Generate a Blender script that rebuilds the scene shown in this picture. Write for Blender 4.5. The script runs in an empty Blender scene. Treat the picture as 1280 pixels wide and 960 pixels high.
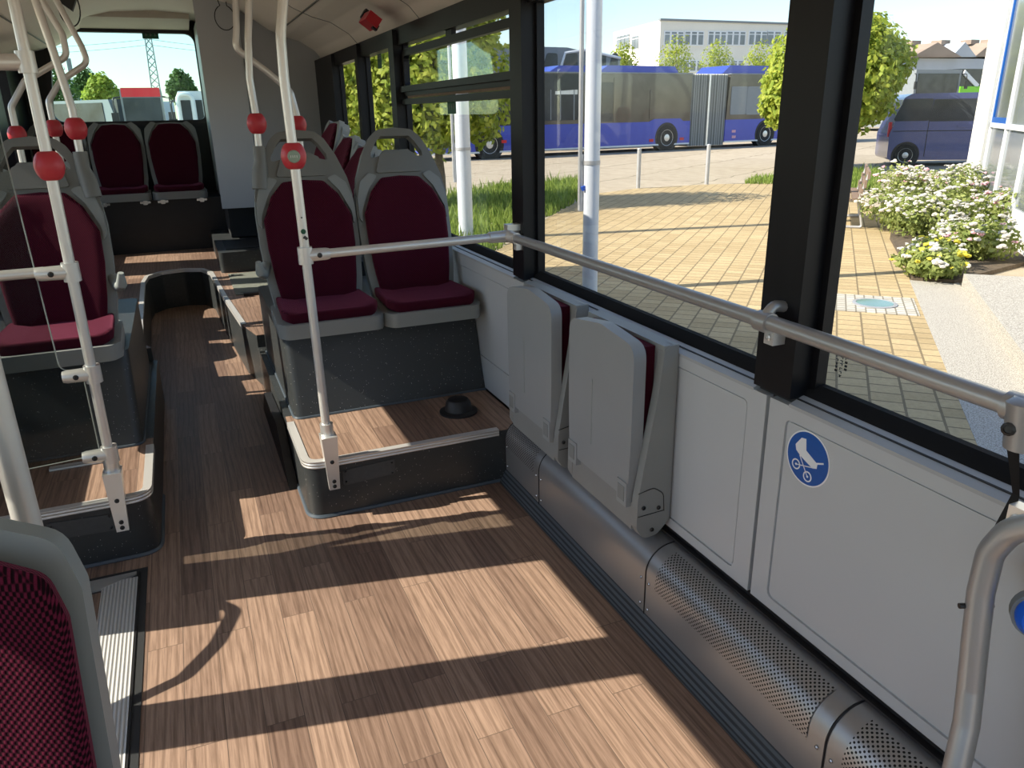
import bpy, bmesh, math, random
import numpy as np
from mathutils import Vector, Matrix, noise as mnoise
random.seed(11)
SC = bpy.context.scene
COL = SC.collection

# ------------------------------------------------------------------ camera, sky, sun, exposure
F = 950.0
def _n(v): v = np.array(v, float); return v/np.linalg.norm(v)
AY = _n((212-640, 149-480, F)); _d = np.array((50., 2662., F)); _d -= AY*np.dot(_d, AY); AZ = -_n(_d); AX = np.cross(AY, AZ)
CM = np.array([AX, AY, AZ])
H = 1.5
CAM = np.array([0., 0., H])
cam_d = bpy.data.cameras.new('camera'); cam = bpy.data.objects.new('camera', cam_d); COL.objects.link(cam)
cam_d.sensor_width = 36; cam_d.lens = F/1280*36; cam_d.clip_start = .02; cam_d.clip_end = 2000
mw = Matrix.Identity(4)
for i in range(3):
    mw[i][0] = CM[i][0]; mw[i][1] = -CM[i][1]; mw[i][2] = -CM[i][2]
mw[2][3] = H
cam.matrix_world = mw
SC.camera = cam
def ray(px, py): return CM @ np.array([px-640., py-480., F])
def onz(px, py, z): d = ray(px, py); return Vector(CAM+(z-H)/d[2]*d)
def onx(px, py, x): d = ray(px, py); return Vector(CAM+x/d[0]*d)
def ony(px, py, y): d = ray(px, py); return Vector(CAM+y/d[1]*d)

SUN_DIR = Vector((1.0, -.207, -.84)).normalized()
w = bpy.data.worlds.new('sky'); SC.world = w; w.use_nodes = True
nt = w.node_tree; bg = nt.nodes['Background']
sky = nt.nodes.new('ShaderNodeTexSky'); sky.sky_type = 'NISHITA'; sky.sun_disc = False
sky.sun_elevation = math.radians(39.4); sky.sun_rotation = math.atan2(-SUN_DIR.x, -SUN_DIR.y)
sky.air_density = 1.0; sky.dust_density = .6; sky.ozone_density = 2.0
nt.links.new(sky.outputs[0], bg.inputs[0]); bg.inputs[1].default_value = .145
sd = bpy.data.lights.new('sun', 'SUN'); sd.energy = 5.2; sd.angle = math.radians(.3); sd.color = (1, .90, .76)
so = bpy.data.objects.new('sun', sd); COL.objects.link(so)
so.rotation_euler = (-SUN_DIR).to_track_quat('Z', 'Y').to_euler(); so.location = (-20, 5, 20)
SC.view_settings.view_transform = 'Standard'; SC.view_settings.look = 'None'
SC.view_settings.exposure = .88; SC.view_settings.gamma = 1; SC.view_settings.use_curve_mapping = False
SC.cycles.use_denoising = True
SC.cycles.max_bounces = 12; SC.cycles.diffuse_bounces = 6; SC.cycles.transparent_max_bounces = 24
SC.cycles.sample_clamp_indirect = 6; SC.cycles.caustics_reflective = False; SC.cycles.caustics_refractive = False

# ------------------------------------------------------------------ materials
def srgb(r, g, b):
    f = lambda c: (c/255/12.92) if c <= 10 else ((c/255+.055)/1.055)**2.4
    return (f(r), f(g), f(b), 1)
def new_mat(name):
    m = bpy.data.materials.new(name); m.use_nodes = True
    return m, m.node_tree, m.node_tree.nodes['Principled BSDF']
def N(nt, typ, **kw):
    n = nt.nodes.new(typ)
    for k, v in kw.items(): setattr(n, k, v)
    return n
def coords(nt, scale=(1, 1, 1), rot=(0, 0, 0), kind='Object'):
    tc = N(nt, 'ShaderNodeTexCoord'); mp = N(nt, 'ShaderNodeMapping')
    mp.inputs['Scale'].default_value = scale; mp.inputs['Rotation'].default_value = rot
    nt.links.new(tc.outputs[kind], mp.inputs[0]); return mp.outputs[0]
def ramp(nt, fac, stops):
    r = N(nt, 'ShaderNodeValToRGB'); e = r.color_ramp.elements
    while len(e) < len(stops): e.new(.5)
    for i, (p, c) in enumerate(stops): e[i].position = p; e[i].color = c
    nt.links.new(fac, r.inputs[0]); return r.outputs[0]
def mixc(nt, fac, a, b, typ='MIX'):
    m = N(nt, 'ShaderNodeMix', data_type='RGBA', blend_type=typ)
    for sock, v in ((m.inputs[0], fac), (m.inputs[6], a), (m.inputs[7], b)):
        if hasattr(v, 'type') and not isinstance(v, (tuple, float)): nt.links.new(v, sock)
        else: sock.default_value = v
    return m.outputs[2]
def math_n(nt, op, a, b=None):
    m = N(nt, 'ShaderNodeMath', operation=op)
    for i, v in enumerate((a, b)):
        if v is None: continue
        if isinstance(v, (int, float)): m.inputs[i].default_value = v
        else: nt.links.new(v, m.inputs[i])
    return m.outputs[0]
def plain(name, col, rough=.5, metal=0, spec=.5, var=.06, vscale=6, bump=0, bscale=300, coat=0):
    m, nt, b = new_mat(name)
    b.inputs['Roughness'].default_value = rough; b.inputs['Metallic'].default_value = metal
    b.inputs['Specular IOR Level'].default_value = spec; b.inputs['Coat Weight'].default_value = coat
    c = coords(nt); no = N(nt, 'ShaderNodeTexNoise'); no.inputs['Scale'].default_value = vscale; no.inputs['Detail'].default_value = 3
    nt.links.new(c, no.inputs[0])
    lo = tuple(x*(1-var) for x in col[:3])+(1,); hi = tuple(min(1, x*(1+var)) for x in col[:3])+(1,)
    nt.links.new(ramp(nt, no.outputs[0], [(.3, lo), (.7, hi)]), b.inputs['Base Color'])
    if bump:
        n2 = N(nt, 'ShaderNodeTexNoise'); n2.inputs['Scale'].default_value = bscale; nt.links.new(c, n2.inputs[0])
        bp = N(nt, 'ShaderNodeBump'); bp.inputs['Strength'].default_value = bump; bp.inputs['Distance'].default_value = .002
        nt.links.new(n2.outputs[0], bp.inputs['Height']); nt.links.new(bp.outputs[0], b.inputs['Normal'])
    return m
M = {}
def wood_floor():
    m, nt, b = new_mat('wood_floor')
    c = coords(nt, rot=(0, 0, math.radians(90)))
    br = N(nt, 'ShaderNodeTexBrick'); br.offset = .37; br.offset_frequency = 2
    for k, v in dict(Scale=1, **{'Mortar Size': .0012, 'Mortar Smooth': .3, 'Bias': 0, 'Brick Width': .72, 'Row Height': .098}).items(): br.inputs[k].default_value = v
    br.inputs['Color1'].default_value = (0, 0, 0, 1); br.inputs['Color2'].default_value = (1, 1, 1, 1); br.inputs['Mortar'].default_value = (0, 0, 0, 1)
    nt.links.new(c, br.inputs[0])
    # each plank shifts the grain, so it breaks at joints
    add = N(nt, 'ShaderNodeVectorMath', operation='ADD'); sc2 = N(nt, 'ShaderNodeVectorMath', operation='SCALE'); sc2.inputs['Scale'].default_value = 7.3
    nt.links.new(br.outputs[0], sc2.inputs[0]); nt.links.new(c, add.inputs[0]); nt.links.new(sc2.outputs[0], add.inputs[1])
    mp = N(nt, 'ShaderNodeMapping'); mp.inputs['Scale'].default_value = (7, 170, 1); nt.links.new(add.outputs[0], mp.inputs[0])
    g = N(nt, 'ShaderNodeTexNoise'); g.inputs['Scale'].default_value = 1; g.inputs['Detail'].default_value = 5; g.inputs['Roughness'].default_value = .65; nt.links.new(mp.outputs[0], g.inputs[0])
    mp2 = N(nt, 'ShaderNodeMapping'); mp2.inputs['Scale'].default_value = (1.6, 13, 1); nt.links.new(add.outputs[0], mp2.inputs[0])
    w2 = N(nt, 'ShaderNodeTexWave'); w2.bands_direction = 'Y'; w2.inputs['Scale'].default_value = .9; w2.inputs['Distortion'].default_value = 9; w2.inputs['Detail'].default_value = 2; w2.inputs['Detail Scale'].default_value = .6
    nt.links.new(mp2.outputs[0], w2.inputs[0])
    base = mixc(nt, br.outputs[0], (.195, .128, .098, 1), (.345, .236, .176, 1))
    grain = ramp(nt, g.outputs[0], [(.28, (.50, .47, .45, 1)), (.60, (1.10, 1.10, 1.09, 1))])
    col = mixc(nt, .85, base, grain, 'MULTIPLY')
    rings = ramp(nt, w2.outputs[0], [(.0, (.66, .63, .61, 1)), (.40, (1.08, 1.08, 1.08, 1))])
    col = mixc(nt, .7, col, rings, 'MULTIPLY')
    mort = math_n(nt, 'MULTIPLY', br.outputs['Fac'], .7)
    col = mixc(nt, mort, col, (.10, .075, .06, 1))
    nt.links.new(col, b.inputs['Base Color']); b.inputs['Roughness'].default_value = .42
    b.inputs['Specular IOR Level'].default_value = .35
    return m
M['wood'] = wood_floor()
def speckled():
    m, nt, b = new_mat('speckled_vinyl')
    c = coords(nt); v = N(nt, 'ShaderNodeTexVoronoi'); v.inputs['Scale'].default_value = 95; nt.links.new(c, v.inputs[0])
    sp = math_n(nt, 'LESS_THAN', v.outputs['Distance'], .13)
    keep = math_n(nt, 'GREATER_THAN', math_n(nt, 'FRACT', math_n(nt, 'MULTIPLY', v.outputs['Color'], 3.7)), .55)
    s = math_n(nt, 'MULTIPLY', sp, keep)
    nt.links.new(mixc(nt, s, (.032, .036, .038, 1), (.42, .42, .40, 1)), b.inputs['Base Color'])
    n2 = N(nt, 'ShaderNodeTexNoise'); n2.inputs['Scale'].default_value = 420; nt.links.new(c, n2.inputs[0])
    bp = N(nt, 'ShaderNodeBump'); bp.inputs['Strength'].default_value = .35; bp.inputs['Distance'].default_value = .001
    nt.links.new(n2.outputs[0], bp.inputs['Height']); nt.links.new(bp.outputs[0], b.inputs['Normal'])
    b.inputs['Roughness'].default_value = .38
    return m
M['speck'] = speckled()
def fabric(name, dark, light):
    m, nt, b = new_mat(name)
    c = coords(nt, (1, 1, 1))
    sx = N(nt, 'ShaderNodeSeparateXYZ'); nt.links.new(c, sx.inputs[0])
    a = math_n(nt, 'SINE', math_n(nt, 'MULTIPLY', sx.outputs[0], 2*math.pi/.0062))
    zz = math_n(nt, 'ADD', sx.outputs[2], math_n(nt, 'MULTIPLY', sx.outputs[1], -.9))
    d = math_n(nt, 'SINE', math_n(nt, 'MULTIPLY', zz, 2*math.pi/.0062))
    p = math_n(nt, 'MULTIPLY', a, d)
    f = ramp(nt, math_n(nt, 'ADD', math_n(nt, 'MULTIPLY', p, .5), .5), [(.38, dark), (.74, light)])
    no = N(nt, 'ShaderNodeTexNoise'); no.inputs['Scale'].default_value = 900; nt.links.new(c, no.inputs[0])
    f = mixc(nt, .5, f, ramp(nt, no.outputs[0], [(.3, (.6, .6, .6, 1)), (.7, (1.2, 1.2, 1.2, 1))]), 'MULTIPLY')
    nt.links.new(f, b.inputs['Base Color']); b.inputs['Roughness'].default_value = .95; b.inputs['Specular IOR Level'].default_value = .1
    b.inputs['Sheen Weight'].default_value = .25; b.inputs['Sheen Tint'].default_value = (.8, .2, .35, 1)
    bp = N(nt, 'ShaderNodeBump'); bp.inputs['Strength'].default_value = .4; bp.inputs['Distance'].default_value = .001
    nt.links.new(p, bp.inputs['Height']); nt.links.new(bp.outputs[0], b.inputs['Normal'])
    return m
M['maroon'] = fabric('maroon_fabric', (.004, .001, .002, 1), (.115, .010, .030, 1))
M['panel'] = plain('panel_grey', srgb(188, 192, 194), .45, var=.02, vscale=3)
M['sillgrey'] = plain('sill_grey', srgb(172, 175, 177), .35, var=.02)
M['seatgrey'] = plain('seat_grey', srgb(132, 137, 136), .5, var=.03)
M['seatrim'] = plain('seat_trim_grey', srgb(150, 157, 154), .42, var=.03)
M['headgrey'] = plain('headrest_grey', srgb(112, 114, 111), .5, var=.03, bump=.15)
M['foldgrey'] = plain('fold_seat_grey', srgb(150, 155, 157), .42, var=.02)
M['foldside'] = plain('fold_seat_side', srgb(140, 143, 141), .5, var=.03)
M['alu'] = plain('satin_aluminium', (.78, .77, .74, 1), .34, .75, var=.03)
M['alupole'] = plain('pole_aluminium', (.72, .71, .68, 1), .36, .55, var=.03)
M['steeltube'] = plain('grey_tube', (.42, .42, .42, 1), .36, .55, var=.04)
M['heater'] = plain('heater_steel', (.33, .335, .34, 1), .36, .55, var=.05, vscale=4)
M['red'] = plain('red_ring', srgb(186, 48, 60), .42)
M['button'] = plain('green_grey_button', srgb(130, 150, 135), .4)
M['cover'] = plain('cover_grey', srgb(66, 69, 71), .45, var=.08, vscale=60)
M['black'] = plain('black_rubber', (.010, .010, .012, 1), .5, var=.1)
M['gasket'] = plain('gasket_rubber', (.008, .008, .009, 1), .85, spec=.2)
M['pillar'] = plain('pillar_black', (.005, .005, .007, 1), .42, spec=.3, var=.05)
M['screw'] = plain('screw_black', (.02, .02, .02, 1), .4)
M['chrome'] = plain('screw_steel', (.6, .6, .6, 1), .25, .9)
M['ceil'] = plain('ceiling_cream', srgb(238, 232, 222), .6, var=.03, vscale=2)
M['ceil2'] = plain('header_cream', srgb(196, 188, 176), .6, var=.03)
M['tower'] = plain('tower_grey', srgb(178, 183, 188), .5, var=.03, vscale=2)
M['dark'] = plain('dark_panel', (.030, .032, .034, 1), .55, spec=.3, var=.08)
M['hatch'] = plain('hatch_grey', srgb(112, 116, 108), .6, var=.08, vscale=40)
M['ribdark'] = plain('strip_blue_grey', srgb(72, 82, 92), .42, var=.05)
M['green'] = plain('sign_green', srgb(18, 84, 58), .5, var=.05)
M['signwhite'] = plain('sign_white', srgb(235, 238, 240), .5, var=.01)
M['signblue'] = plain('sign_blue', srgb(12, 84, 165), .4, var=.05, vscale=80)
M['knobblue'] = plain('knob_blue', srgb(20, 95, 215), .35)
M['redbox'] = plain('red_plastic', srgb(190, 30, 45), .4)
def perforated():
    m, nt, b = new_mat('perforated_steel')
    uv = N(nt, 'ShaderNodeUVMap'); uv.uv_map = 'UVMap'
    sx = N(nt, 'ShaderNodeSeparateXYZ'); nt.links.new(uv.outputs[0], sx.inputs[0])
    P = .0135
    def grid(ox):
        fx = math_n(nt, 'SUBTRACT', math_n(nt, 'FRACT', math_n(nt, 'ADD', math_n(nt, 'DIVIDE', sx.outputs[0], P), ox)), .5)
        fy = math_n(nt, 'SUBTRACT', math_n(nt, 'FRACT', math_n(nt, 'ADD', math_n(nt, 'DIVIDE', sx.outputs[1], P), ox)), .5)
        return math_n(nt, 'LESS_THAN', math_n(nt, 'ADD', math_n(nt, 'MULTIPLY', fx, fx), math_n(nt, 'MULTIPLY', fy, fy)), .043)
    hole = math_n(nt, 'MAXIMUM', grid(0), grid(.5))
    nt.links.new(mixc(nt, hole, (.36, .36, .36, 1), (.004, .004, .005, 1)), b.inputs['Base Color'])
    nt.links.new(math_n(nt, 'SUBTRACT', .55, math_n(nt, 'MULTIPLY', hole, .55)), b.inputs['Metallic'])
    nt.links.new(math_n(nt, 'ADD', .33, math_n(nt, 'MULTIPLY', hole, .5)), b.inputs['Roughness'])
    return m
M['perf'] = perforated()
def ribbed(name, c1, c2, axis, period, metal=0, rough=.4):
    m, nt, b = new_mat(name)
    c = coords(nt); sx = N(nt, 'ShaderNodeSeparateXYZ'); nt.links.new(c, sx.inputs[0])
    s = math_n(nt, 'SINE', math_n(nt, 'MULTIPLY', sx.outputs[axis], 2*math.pi/period))
    nt.links.new(ramp(nt, math_n(nt, 'ADD', math_n(nt, 'MULTIPLY', s, .5), .5), [(.25, c1), (.6, c2)]), b.inputs['Base Color'])
    b.inputs['Metallic'].default_value = metal; b.inputs['Roughness'].default_value = rough
    bp = N(nt, 'ShaderNodeBump'); bp.inputs['Strength'].default_value = .6; bp.inputs['Distance'].default_value = .002
    nt.links.new(s, bp.inputs['Height']); nt.links.new(bp.outputs[0], b.inputs['Normal'])
    return m
M['ribstrip'] = ribbed('ribbed_strip', (.065, .080, .095, 1), (.19, .225, .26, 1), 0, .0085)
M['ribalu'] = ribbed('ribbed_aluminium', (.50, .50, .49, 1), (.82, .82, .80, 1), 0, .011, .5, .4)
M['nosing'] = ribbed('nosing_aluminium', (.60, .59, .57, 1), (.80, .79, .77, 1), 2, .012, .6, .38)
def glass(name, tint, refl=.07):
    m = bpy.data.materials.new(name); m.use_nodes = True; nt = m.node_tree; nt.nodes.clear()
    out = N(nt, 'ShaderNodeOutputMaterial'); tr = N(nt, 'ShaderNodeBsdfTransparent'); tr.inputs[0].default_value = tint
    gl = N(nt, 'ShaderNodeBsdfGlossy'); gl.inputs['Roughness'].default_value = .02; gl.inputs[0].default_value = (.9, .95, .95, 1)
    lw = N(nt, 'ShaderNodeLayerWeight'); lw.inputs[0].default_value = .12
    mx = N(nt, 'ShaderNodeMixShader')
    nt.links.new(math_n(nt, 'MINIMUM', math_n(nt, 'ADD', math_n(nt, 'MULTIPLY', lw.outputs['Fresnel'], .2), refl*.1), .5), mx.inputs[0])
    nt.links.new(tr.outputs[0], mx.inputs[1]); nt.links.new(gl.outputs[0], mx.inputs[2]); nt.links.new(mx.outputs[0], out.inputs[0])
    return m
M['glass'] = glass('window_glass', (.965, .975, .965, 1))
M['glassrear'] = glass('rear_glass', (.86, .985, .955, 1))
M['glasspart'] = glass('partition_glass', (.70, .72, .71, 1), .1)
M['vglass'] = plain('vehicle_glass', (.035, .042, .052, 1), .10, spec=.35, var=.4, vscale=1.2)
M['vglass2'] = plain('vehicle_glass_brown', (.075, .066, .056, 1), .10, spec=.8, var=.45, vscale=.8)
def pavers():
    m, nt, b = new_mat('paving_stones')
    c = coords(nt, rot=(0, 0, math.radians(-45)))
    br = N(nt, 'ShaderNodeTexBrick'); br.offset = .5; br.offset_frequency = 2
    for k, v in dict(Scale=1, **{'Mortar Size': .009, 'Mortar Smooth': .2, 'Bias': 0, 'Brick Width': .165, 'Row Height': .2}).items(): br.inputs[k].default_value = v
    br.inputs['Color1'].default_value = (.41, .315, .175, 1); br.inputs['Color2'].default_value = (.50, .39, .225, 1); br.inputs['Mortar'].default_value = (.21, .165, .10, 1)
    nt.links.new(c, br.inputs[0])
    n1 = N(nt, 'ShaderNodeTexNoise'); n1.inputs['Scale'].default_value = 40; n1.inputs['Detail'].default_value = 4; nt.links.new(c, n1.inputs[0])
    col = mixc(nt, .6, br.outputs[0], ramp(nt, n1.outputs[0], [(.3, (.8, .8, .8, 1)), (.7, (1.1, 1.1, 1.1, 1))]), 'MULTIPLY')
    n2 = N(nt, 'ShaderNodeTexNoise'); n2.inputs['Scale'].default_value = .7; nt.links.new(c, n2.inputs[0])
    col = mixc(nt, .5, col, ramp(nt, n2.outputs[0], [(.3, (.85, .83, .80, 1)), (.7, (1.05, 1.05, 1.05, 1))]), 'MULTIPLY')
    nt.links.new(col, b.inputs['Base Color']); b.inputs['Roughness'].default_value = .9; b.inputs['Specular IOR Level'].default_value = .2
    return m
M['pavers'] = pavers()
def concrete_road():
    m, nt, b = new_mat('concrete_yard')
    c = coords(nt, rot=(0, 0, math.radians(-32)))
    br = N(nt, 'ShaderNodeTexBrick'); br.offset = .3
    for k, v in dict(Scale=1, **{'Mortar Size': .045, 'Mortar Smooth': .6, 'Bias': 0, 'Brick Width': 5.0, 'Row Height': 2.6}).items(): br.inputs[k].default_value = v
    br.inputs['Color1'].default_value = (.40, .345, .265, 1); br.inputs['Color2'].default_value = (.47, .405, .315, 1); br.inputs['Mortar'].default_value = (.24, .21, .15, 1)
    dn = N(nt, 'ShaderNodeTexNoise'); dn.inputs['Scale'].default_value = 1.5; nt.links.new(c, dn.inputs[0])
    add = N(nt, 'ShaderNodeVectorMath', operation='ADD'); sc = N(nt, 'ShaderNodeVectorMath', operation='SCALE'); sc.inputs['Scale'].default_value = .35
    nt.links.new(dn.outputs[1], sc.inputs[0]); nt.links.new(c, add.inputs[0]); nt.links.new(sc.outputs[0], add.inputs[1]); nt.links.new(add.outputs[0], br.inputs[0])
    n1 = N(nt, 'ShaderNodeTexNoise'); n1.inputs['Scale'].default_value = 3; n1.inputs['Detail'].default_value = 6; nt.links.new(c, n1.inputs[0])
    nt.links.new(mixc(nt, .6, br.outputs[0], ramp(nt, n1.outputs[0], [(.3, (.78, .76, .73, 1)), (.7, (1.08, 1.08, 1.08, 1))]), 'MULTIPLY'), b.inputs['Base Color'])
    b.inputs['Roughness'].default_value = .95; b.inputs['Specular IOR Level'].default_value = .1
    return m
M['road'] = concrete_road()
def cobbles():
    m, nt, b = new_mat('small_cobbles')
    c = coords(nt, rot=(0, 0, math.radians(-45))); br = N(nt, 'ShaderNodeTexBrick'); br.offset = .5
    for k, v in dict(Scale=1, **{'Mortar Size': .008, 'Mortar Smooth': .3, 'Bias': 0, 'Brick Width': .085, 'Row Height': .085}).items(): br.inputs[k].default_value = v
    br.inputs['Color1'].default_value = (.42, .39, .33, 1); br.inputs['Color2'].default_value = (.56, .53, .47, 1); br.inputs['Mortar'].default_value = (.2, .18, .14, 1)
    nt.links.new(c, br.inputs[0]); nt.links.new(br.outputs[0], b.inputs['Base Color']); b.inputs['Roughness'].default_value = .9; return m
M['cobbles'] = cobbles()
def granite(name, a, c_, s=260):
    m, nt, b = new_mat(name)
    c = coords(nt); v = N(nt, 'ShaderNodeTexNoise'); v.inputs['Scale'].default_value = s; v.inputs['Detail'].default_value = 2; nt.links.new(c, v.inputs[0])
    nt.links.new(ramp(nt, v.outputs[0], [(.38, a), (.6, c_)]), b.inputs['Base Color']); b.inputs['Roughness'].default_value = .85
    return m
M['granite'] = granite('granite', (.24, .22, .19, 1), (.52, .49, .43, 1), 130)
def leafmat(name, c1, c2, trans=.45):
    m, nt, b = new_mat(name)
    oi = coords(nt); no = N(nt, 'ShaderNodeTexNoise'); no.inputs['Scale'].default_value = 5.5; no.inputs['Detail'].default_value = 4; nt.links.new(oi, no.inputs[0])
    col = ramp(nt, no.outputs[0], [(.32, c1), (.68, c2)])
    nt.links.new(col, b.inputs['Base Color']); b.inputs['Roughness'].default_value = .6; b.inputs['Specular IOR Level'].default_value = .25
    t = N(nt, 'ShaderNodeBsdfTranslucent'); nt.links.new(col, t.inputs[0])
    mx = N(nt, 'ShaderNodeMixShader'); mx.inputs[0].default_value = trans
    out = nt.nodes['Material Output']
    nt.links.new(b.outputs[0], mx.inputs[1]); nt.links.new(t.outputs[0], mx.inputs[2]); nt.links.new(mx.outputs[0], out.inputs[0])
    return m
M['leaf'] = leafmat('maple_leaves', (.20, .30, .035, 1), (.52, .55, .09, 1))
M['leafdark'] = leafmat('dark_leaves', (.05, .10, .025, 1), (.13, .22, .05, 1))
M['grass'] = leafmat('grass_blades', (.12, .20, .03, 1), (.32, .40, .09, 1))
M['shrub'] = leafmat('shrub_leaves', (.18, .25, .06, 1), (.46, .50, .17, 1))
M['petalw'] = plain('white_petals', (.58, .56, .50, 1), .8, var=.1, vscale=20)
M['petalp'] = plain('pink_petals', (.75, .42, .48, 1), .8, var=.15, vscale=20)
M['petaly'] = plain('yellow_petals', (.80, .66, .06, 1), .8, var=.15, vscale=20)
M['bark'] = plain('bark', (.11, .08, .055, 1), .9, var=.3, vscale=20)
M['soil'] = plain('soil', (.10, .075, .05, 1), .95, var=.3, vscale=30)
M['flagpole'] = plain('painted_pole', srgb(206, 212, 222), .4, var=.02)
M['galv'] = plain('galvanised', (.45, .45, .46, 1), .5, .5, var=.08)
M['blue'] = plain('bus_blue', (.035, .065, .45, 1), .30, var=.05, coat=.3)
M['bellows'] = ribbed('bellows_shaded_ribs', (.20, .215, .21, 1), (.50, .52, .51, 1), 0, .145, 0, .7)  # stripes paint the shading between the ribs into the colour
M['tyre'] = plain('tyre', (.012, .012, .012, 1), .7)
M['hub'] = plain('wheel_hub', (.6, .6, .6, 1), .3, .7)
M['van'] = plain('van_paint', srgb(74, 82, 128), .22, .3, var=.05, coat=.5)
M['vwhite'] = plain('vehicle_white', srgb(225, 228, 230), .35, var=.02)
M['vgrey'] = plain('vehicle_grey', srgb(130, 136, 140), .4, var=.04)
M['vred'] = plain('vehicle_red', srgb(205, 32, 45), .35, var=.03)
M['lime'] = plain('vehicle_lime', srgb(130, 215, 30), .4, var=.02)
M['render'] = plain('building_render', srgb(232, 228, 216), .9, var=.03, vscale=.5)
M['renderw'] = plain('white_render', srgb(240, 238, 230), .9, var=.02, vscale=2)
M['bglass'] = plain('building_glass', (.16, .18, .20, 1), .12, spec=.8, var=.4, vscale=.6)
M['shedroof'] = plain('shed_roof', srgb(150, 132, 118), .9, var=.15, vscale=.5)
M['shedwall'] = plain('shed_wall', srgb(176, 182, 190), .9, var=.06, vscale=.3)
M['benchwood'] = plain('bench_wood', srgb(128, 108, 92), .7, var=.15, vscale=15)
M['facadeblue'] = plain('facade_blue', srgb(120, 170, 200), .6, var=.05)
M['steel_grey'] = plain('lattice_steel', srgb(120, 132, 135), .6, var=.05)

# ------------------------------------------------------------------ mesh helpers
def fillet(pts, rad, n=5, closed=False):
    pts = [Vector(p) for p in pts]; out = []; L = len(pts)
    for i, p in enumerate(pts):
        r = rad[i] if isinstance(rad, (list, tuple)) else rad
        if (not closed and i in (0, L-1)) or r <= 0: out.append(p); continue
        a = pts[i-1]-p; b = pts[(i+1) % L]-p
        la, lb = a.length, b.length; a.normalize(); b.normalize()
        ang = a.angle(b)
        if ang > 3.1 or ang < .05: out.append(p); continue
        t = min(r/math.tan(ang/2), la*.48, lb*.48)
        p0 = p+a*t; p2 = p+b*t
        for k in range(n+1):
            u = k/n; out.append(p0*(1-u)**2+p*2*u*(1-u)+p2*u*u)
    return out
class MB:
    def __init__(s): s.bm = bmesh.new(); s.bev = False
    def _bevel(s, verts, w, seg=2, ang=38):
        if not w: return
        vs = set(verts); es = set()
        for v in verts:
            for e in v.link_edges:
                if e.other_vert(v) in vs and len(e.link_faces) == 2 and math.degrees(e.calc_face_angle(0)) > ang: es.add(e)
        if es: bmesh.ops.bevel(s.bm, geom=list(es), offset=w, segments=seg, profile=.5, affect='EDGES', clamp_overlap=True); s.bev = True
    def box(s, x0, x1, y0, y1, z0, z1, bev=0, seg=2):
        return s.hexa([(x0, y0, z0), (x1, y0, z0), (x1, y1, z0), (x0, y1, z0), (x0, y0, z1), (x1, y0, z1), (x1, y1, z1), (x0, y1, z1)], bev, seg)
    def hexa(s, co, bev=0, seg=2):
        v = [s.bm.verts.new(c) for c in co]
        for f in ((3, 2, 1, 0), (4, 5, 6, 7), (0, 1, 5, 4), (1, 2, 6, 5), (2, 3, 7, 6), (3, 0, 4, 7)): s.bm.faces.new([v[i] for i in f])
        s._bevel(v, bev, seg); return s
    def obox(s, c, a, b, d, bev=0):
        c, a, b, d = map(Vector, (c, a, b, d))
        return s.hexa([c-a-b-d, c+a-b-d, c+a+b-d, c-a+b-d, c-a-b+d, c+a-b+d, c+a+b+d, c-a+b+d], bev)
    def bar(s, p, q, wdt, hgt, up=(0, 0, 1), bev=0):
        p, q = Vector(p), Vector(q); d = q-p; u = d.cross(Vector(up)).normalized(); v = u.cross(d).normalized()
        return s.obox((p+q)/2, d/2, u*wdt/2, v*hgt/2, bev)
    def prism(s, outl, o=(0, 0, 0), u=(1, 0, 0), v=(0, 1, 0), n=None, d0=0, d1=.01, hole=None, bev=0, seg=2, inflate=0):
        o, u, v = Vector(o), Vector(u), Vector(v); n = Vector(n) if n else u.cross(v)
        P = lambda q: o+u*q[0]+v*q[1]
        outl = [(q[0], q[1]) for q in outl]
        tmp = bmesh.new(); loops = [outl]+([hole] if hole else [])
        if hole:
            es = []
            for lp in loops:
                vv = [tmp.verts.new((q[0], q[1], 0)) for q in lp]
                es += [tmp.edges.new((vv[i], vv[(i+1) % len(vv)])) for i in range(len(vv))]
            bmesh.ops.triangle_fill(tmp, edges=es, use_beauty=True)
        else:
            vv = [tmp.verts.new((q[0], q[1], 0)) for q in outl]; tmp.faces.new(vv)
        tmp.verts.index_update()
        bot = [s.bm.verts.new(P(t.co)+n*d0) for t in tmp.verts]; top = [s.bm.verts.new(P(t.co)+n*d1) for t in tmp.verts]
        for f in tmp.faces:
            idx = [t.index for t in f.verts]
            s.bm.faces.new([top[i] for i in idx]); s.bm.faces.new([bot[i] for i in reversed(idx)])
        k = 0
        for lp in loops:
            m = len(lp)
            for i in range(m):
                a, b = k+i, k+(i+1) % m
                s.bm.faces.new([bot[a], bot[b], top[b], top[a]])
            k += m
        tmp.free()
        s._bevel(bot+top, bev, seg); return s
    def tube(s, pts, r, n=12, closed=False, rings=None):
        pts = [Vector(p) for p in pts]; L = len(pts); prev = None; rr = []
        for i, p in enumerate(pts):
            if closed: t = pts[(i+1) % L]-pts[i-1]
            else: t = (pts[min(i+1, L-1)]-pts[max(i-1, 0)])
            t.normalize()
            if prev is None:
                a = Vector((0, 0, 1)) if abs(t.z) < .9 else Vector((1, 0, 0)); uu = t.cross(a).normalized()
            else: uu = (prev-t*prev.dot(t)).normalized()
            prev = uu; vv = t.cross(uu); ri = r[i] if isinstance(r, (list, tuple)) else r
            rr.append([s.bm.verts.new(p+(uu*math.cos(2*math.pi*k/n)+vv*math.sin(2*math.pi*k/n))*ri) for k in range(n)])
        for i in range(L if closed else L-1):
            A, B = rr[i], rr[(i+1) % L]
            for k in range(n): s.bm.faces.new([A[k], A[(k+1) % n], B[(k+1) % n], B[k]])
        if not closed: s.bm.faces.new(list(reversed(rr[0]))); s.bm.faces.new(rr[-1])
        return s
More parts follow.
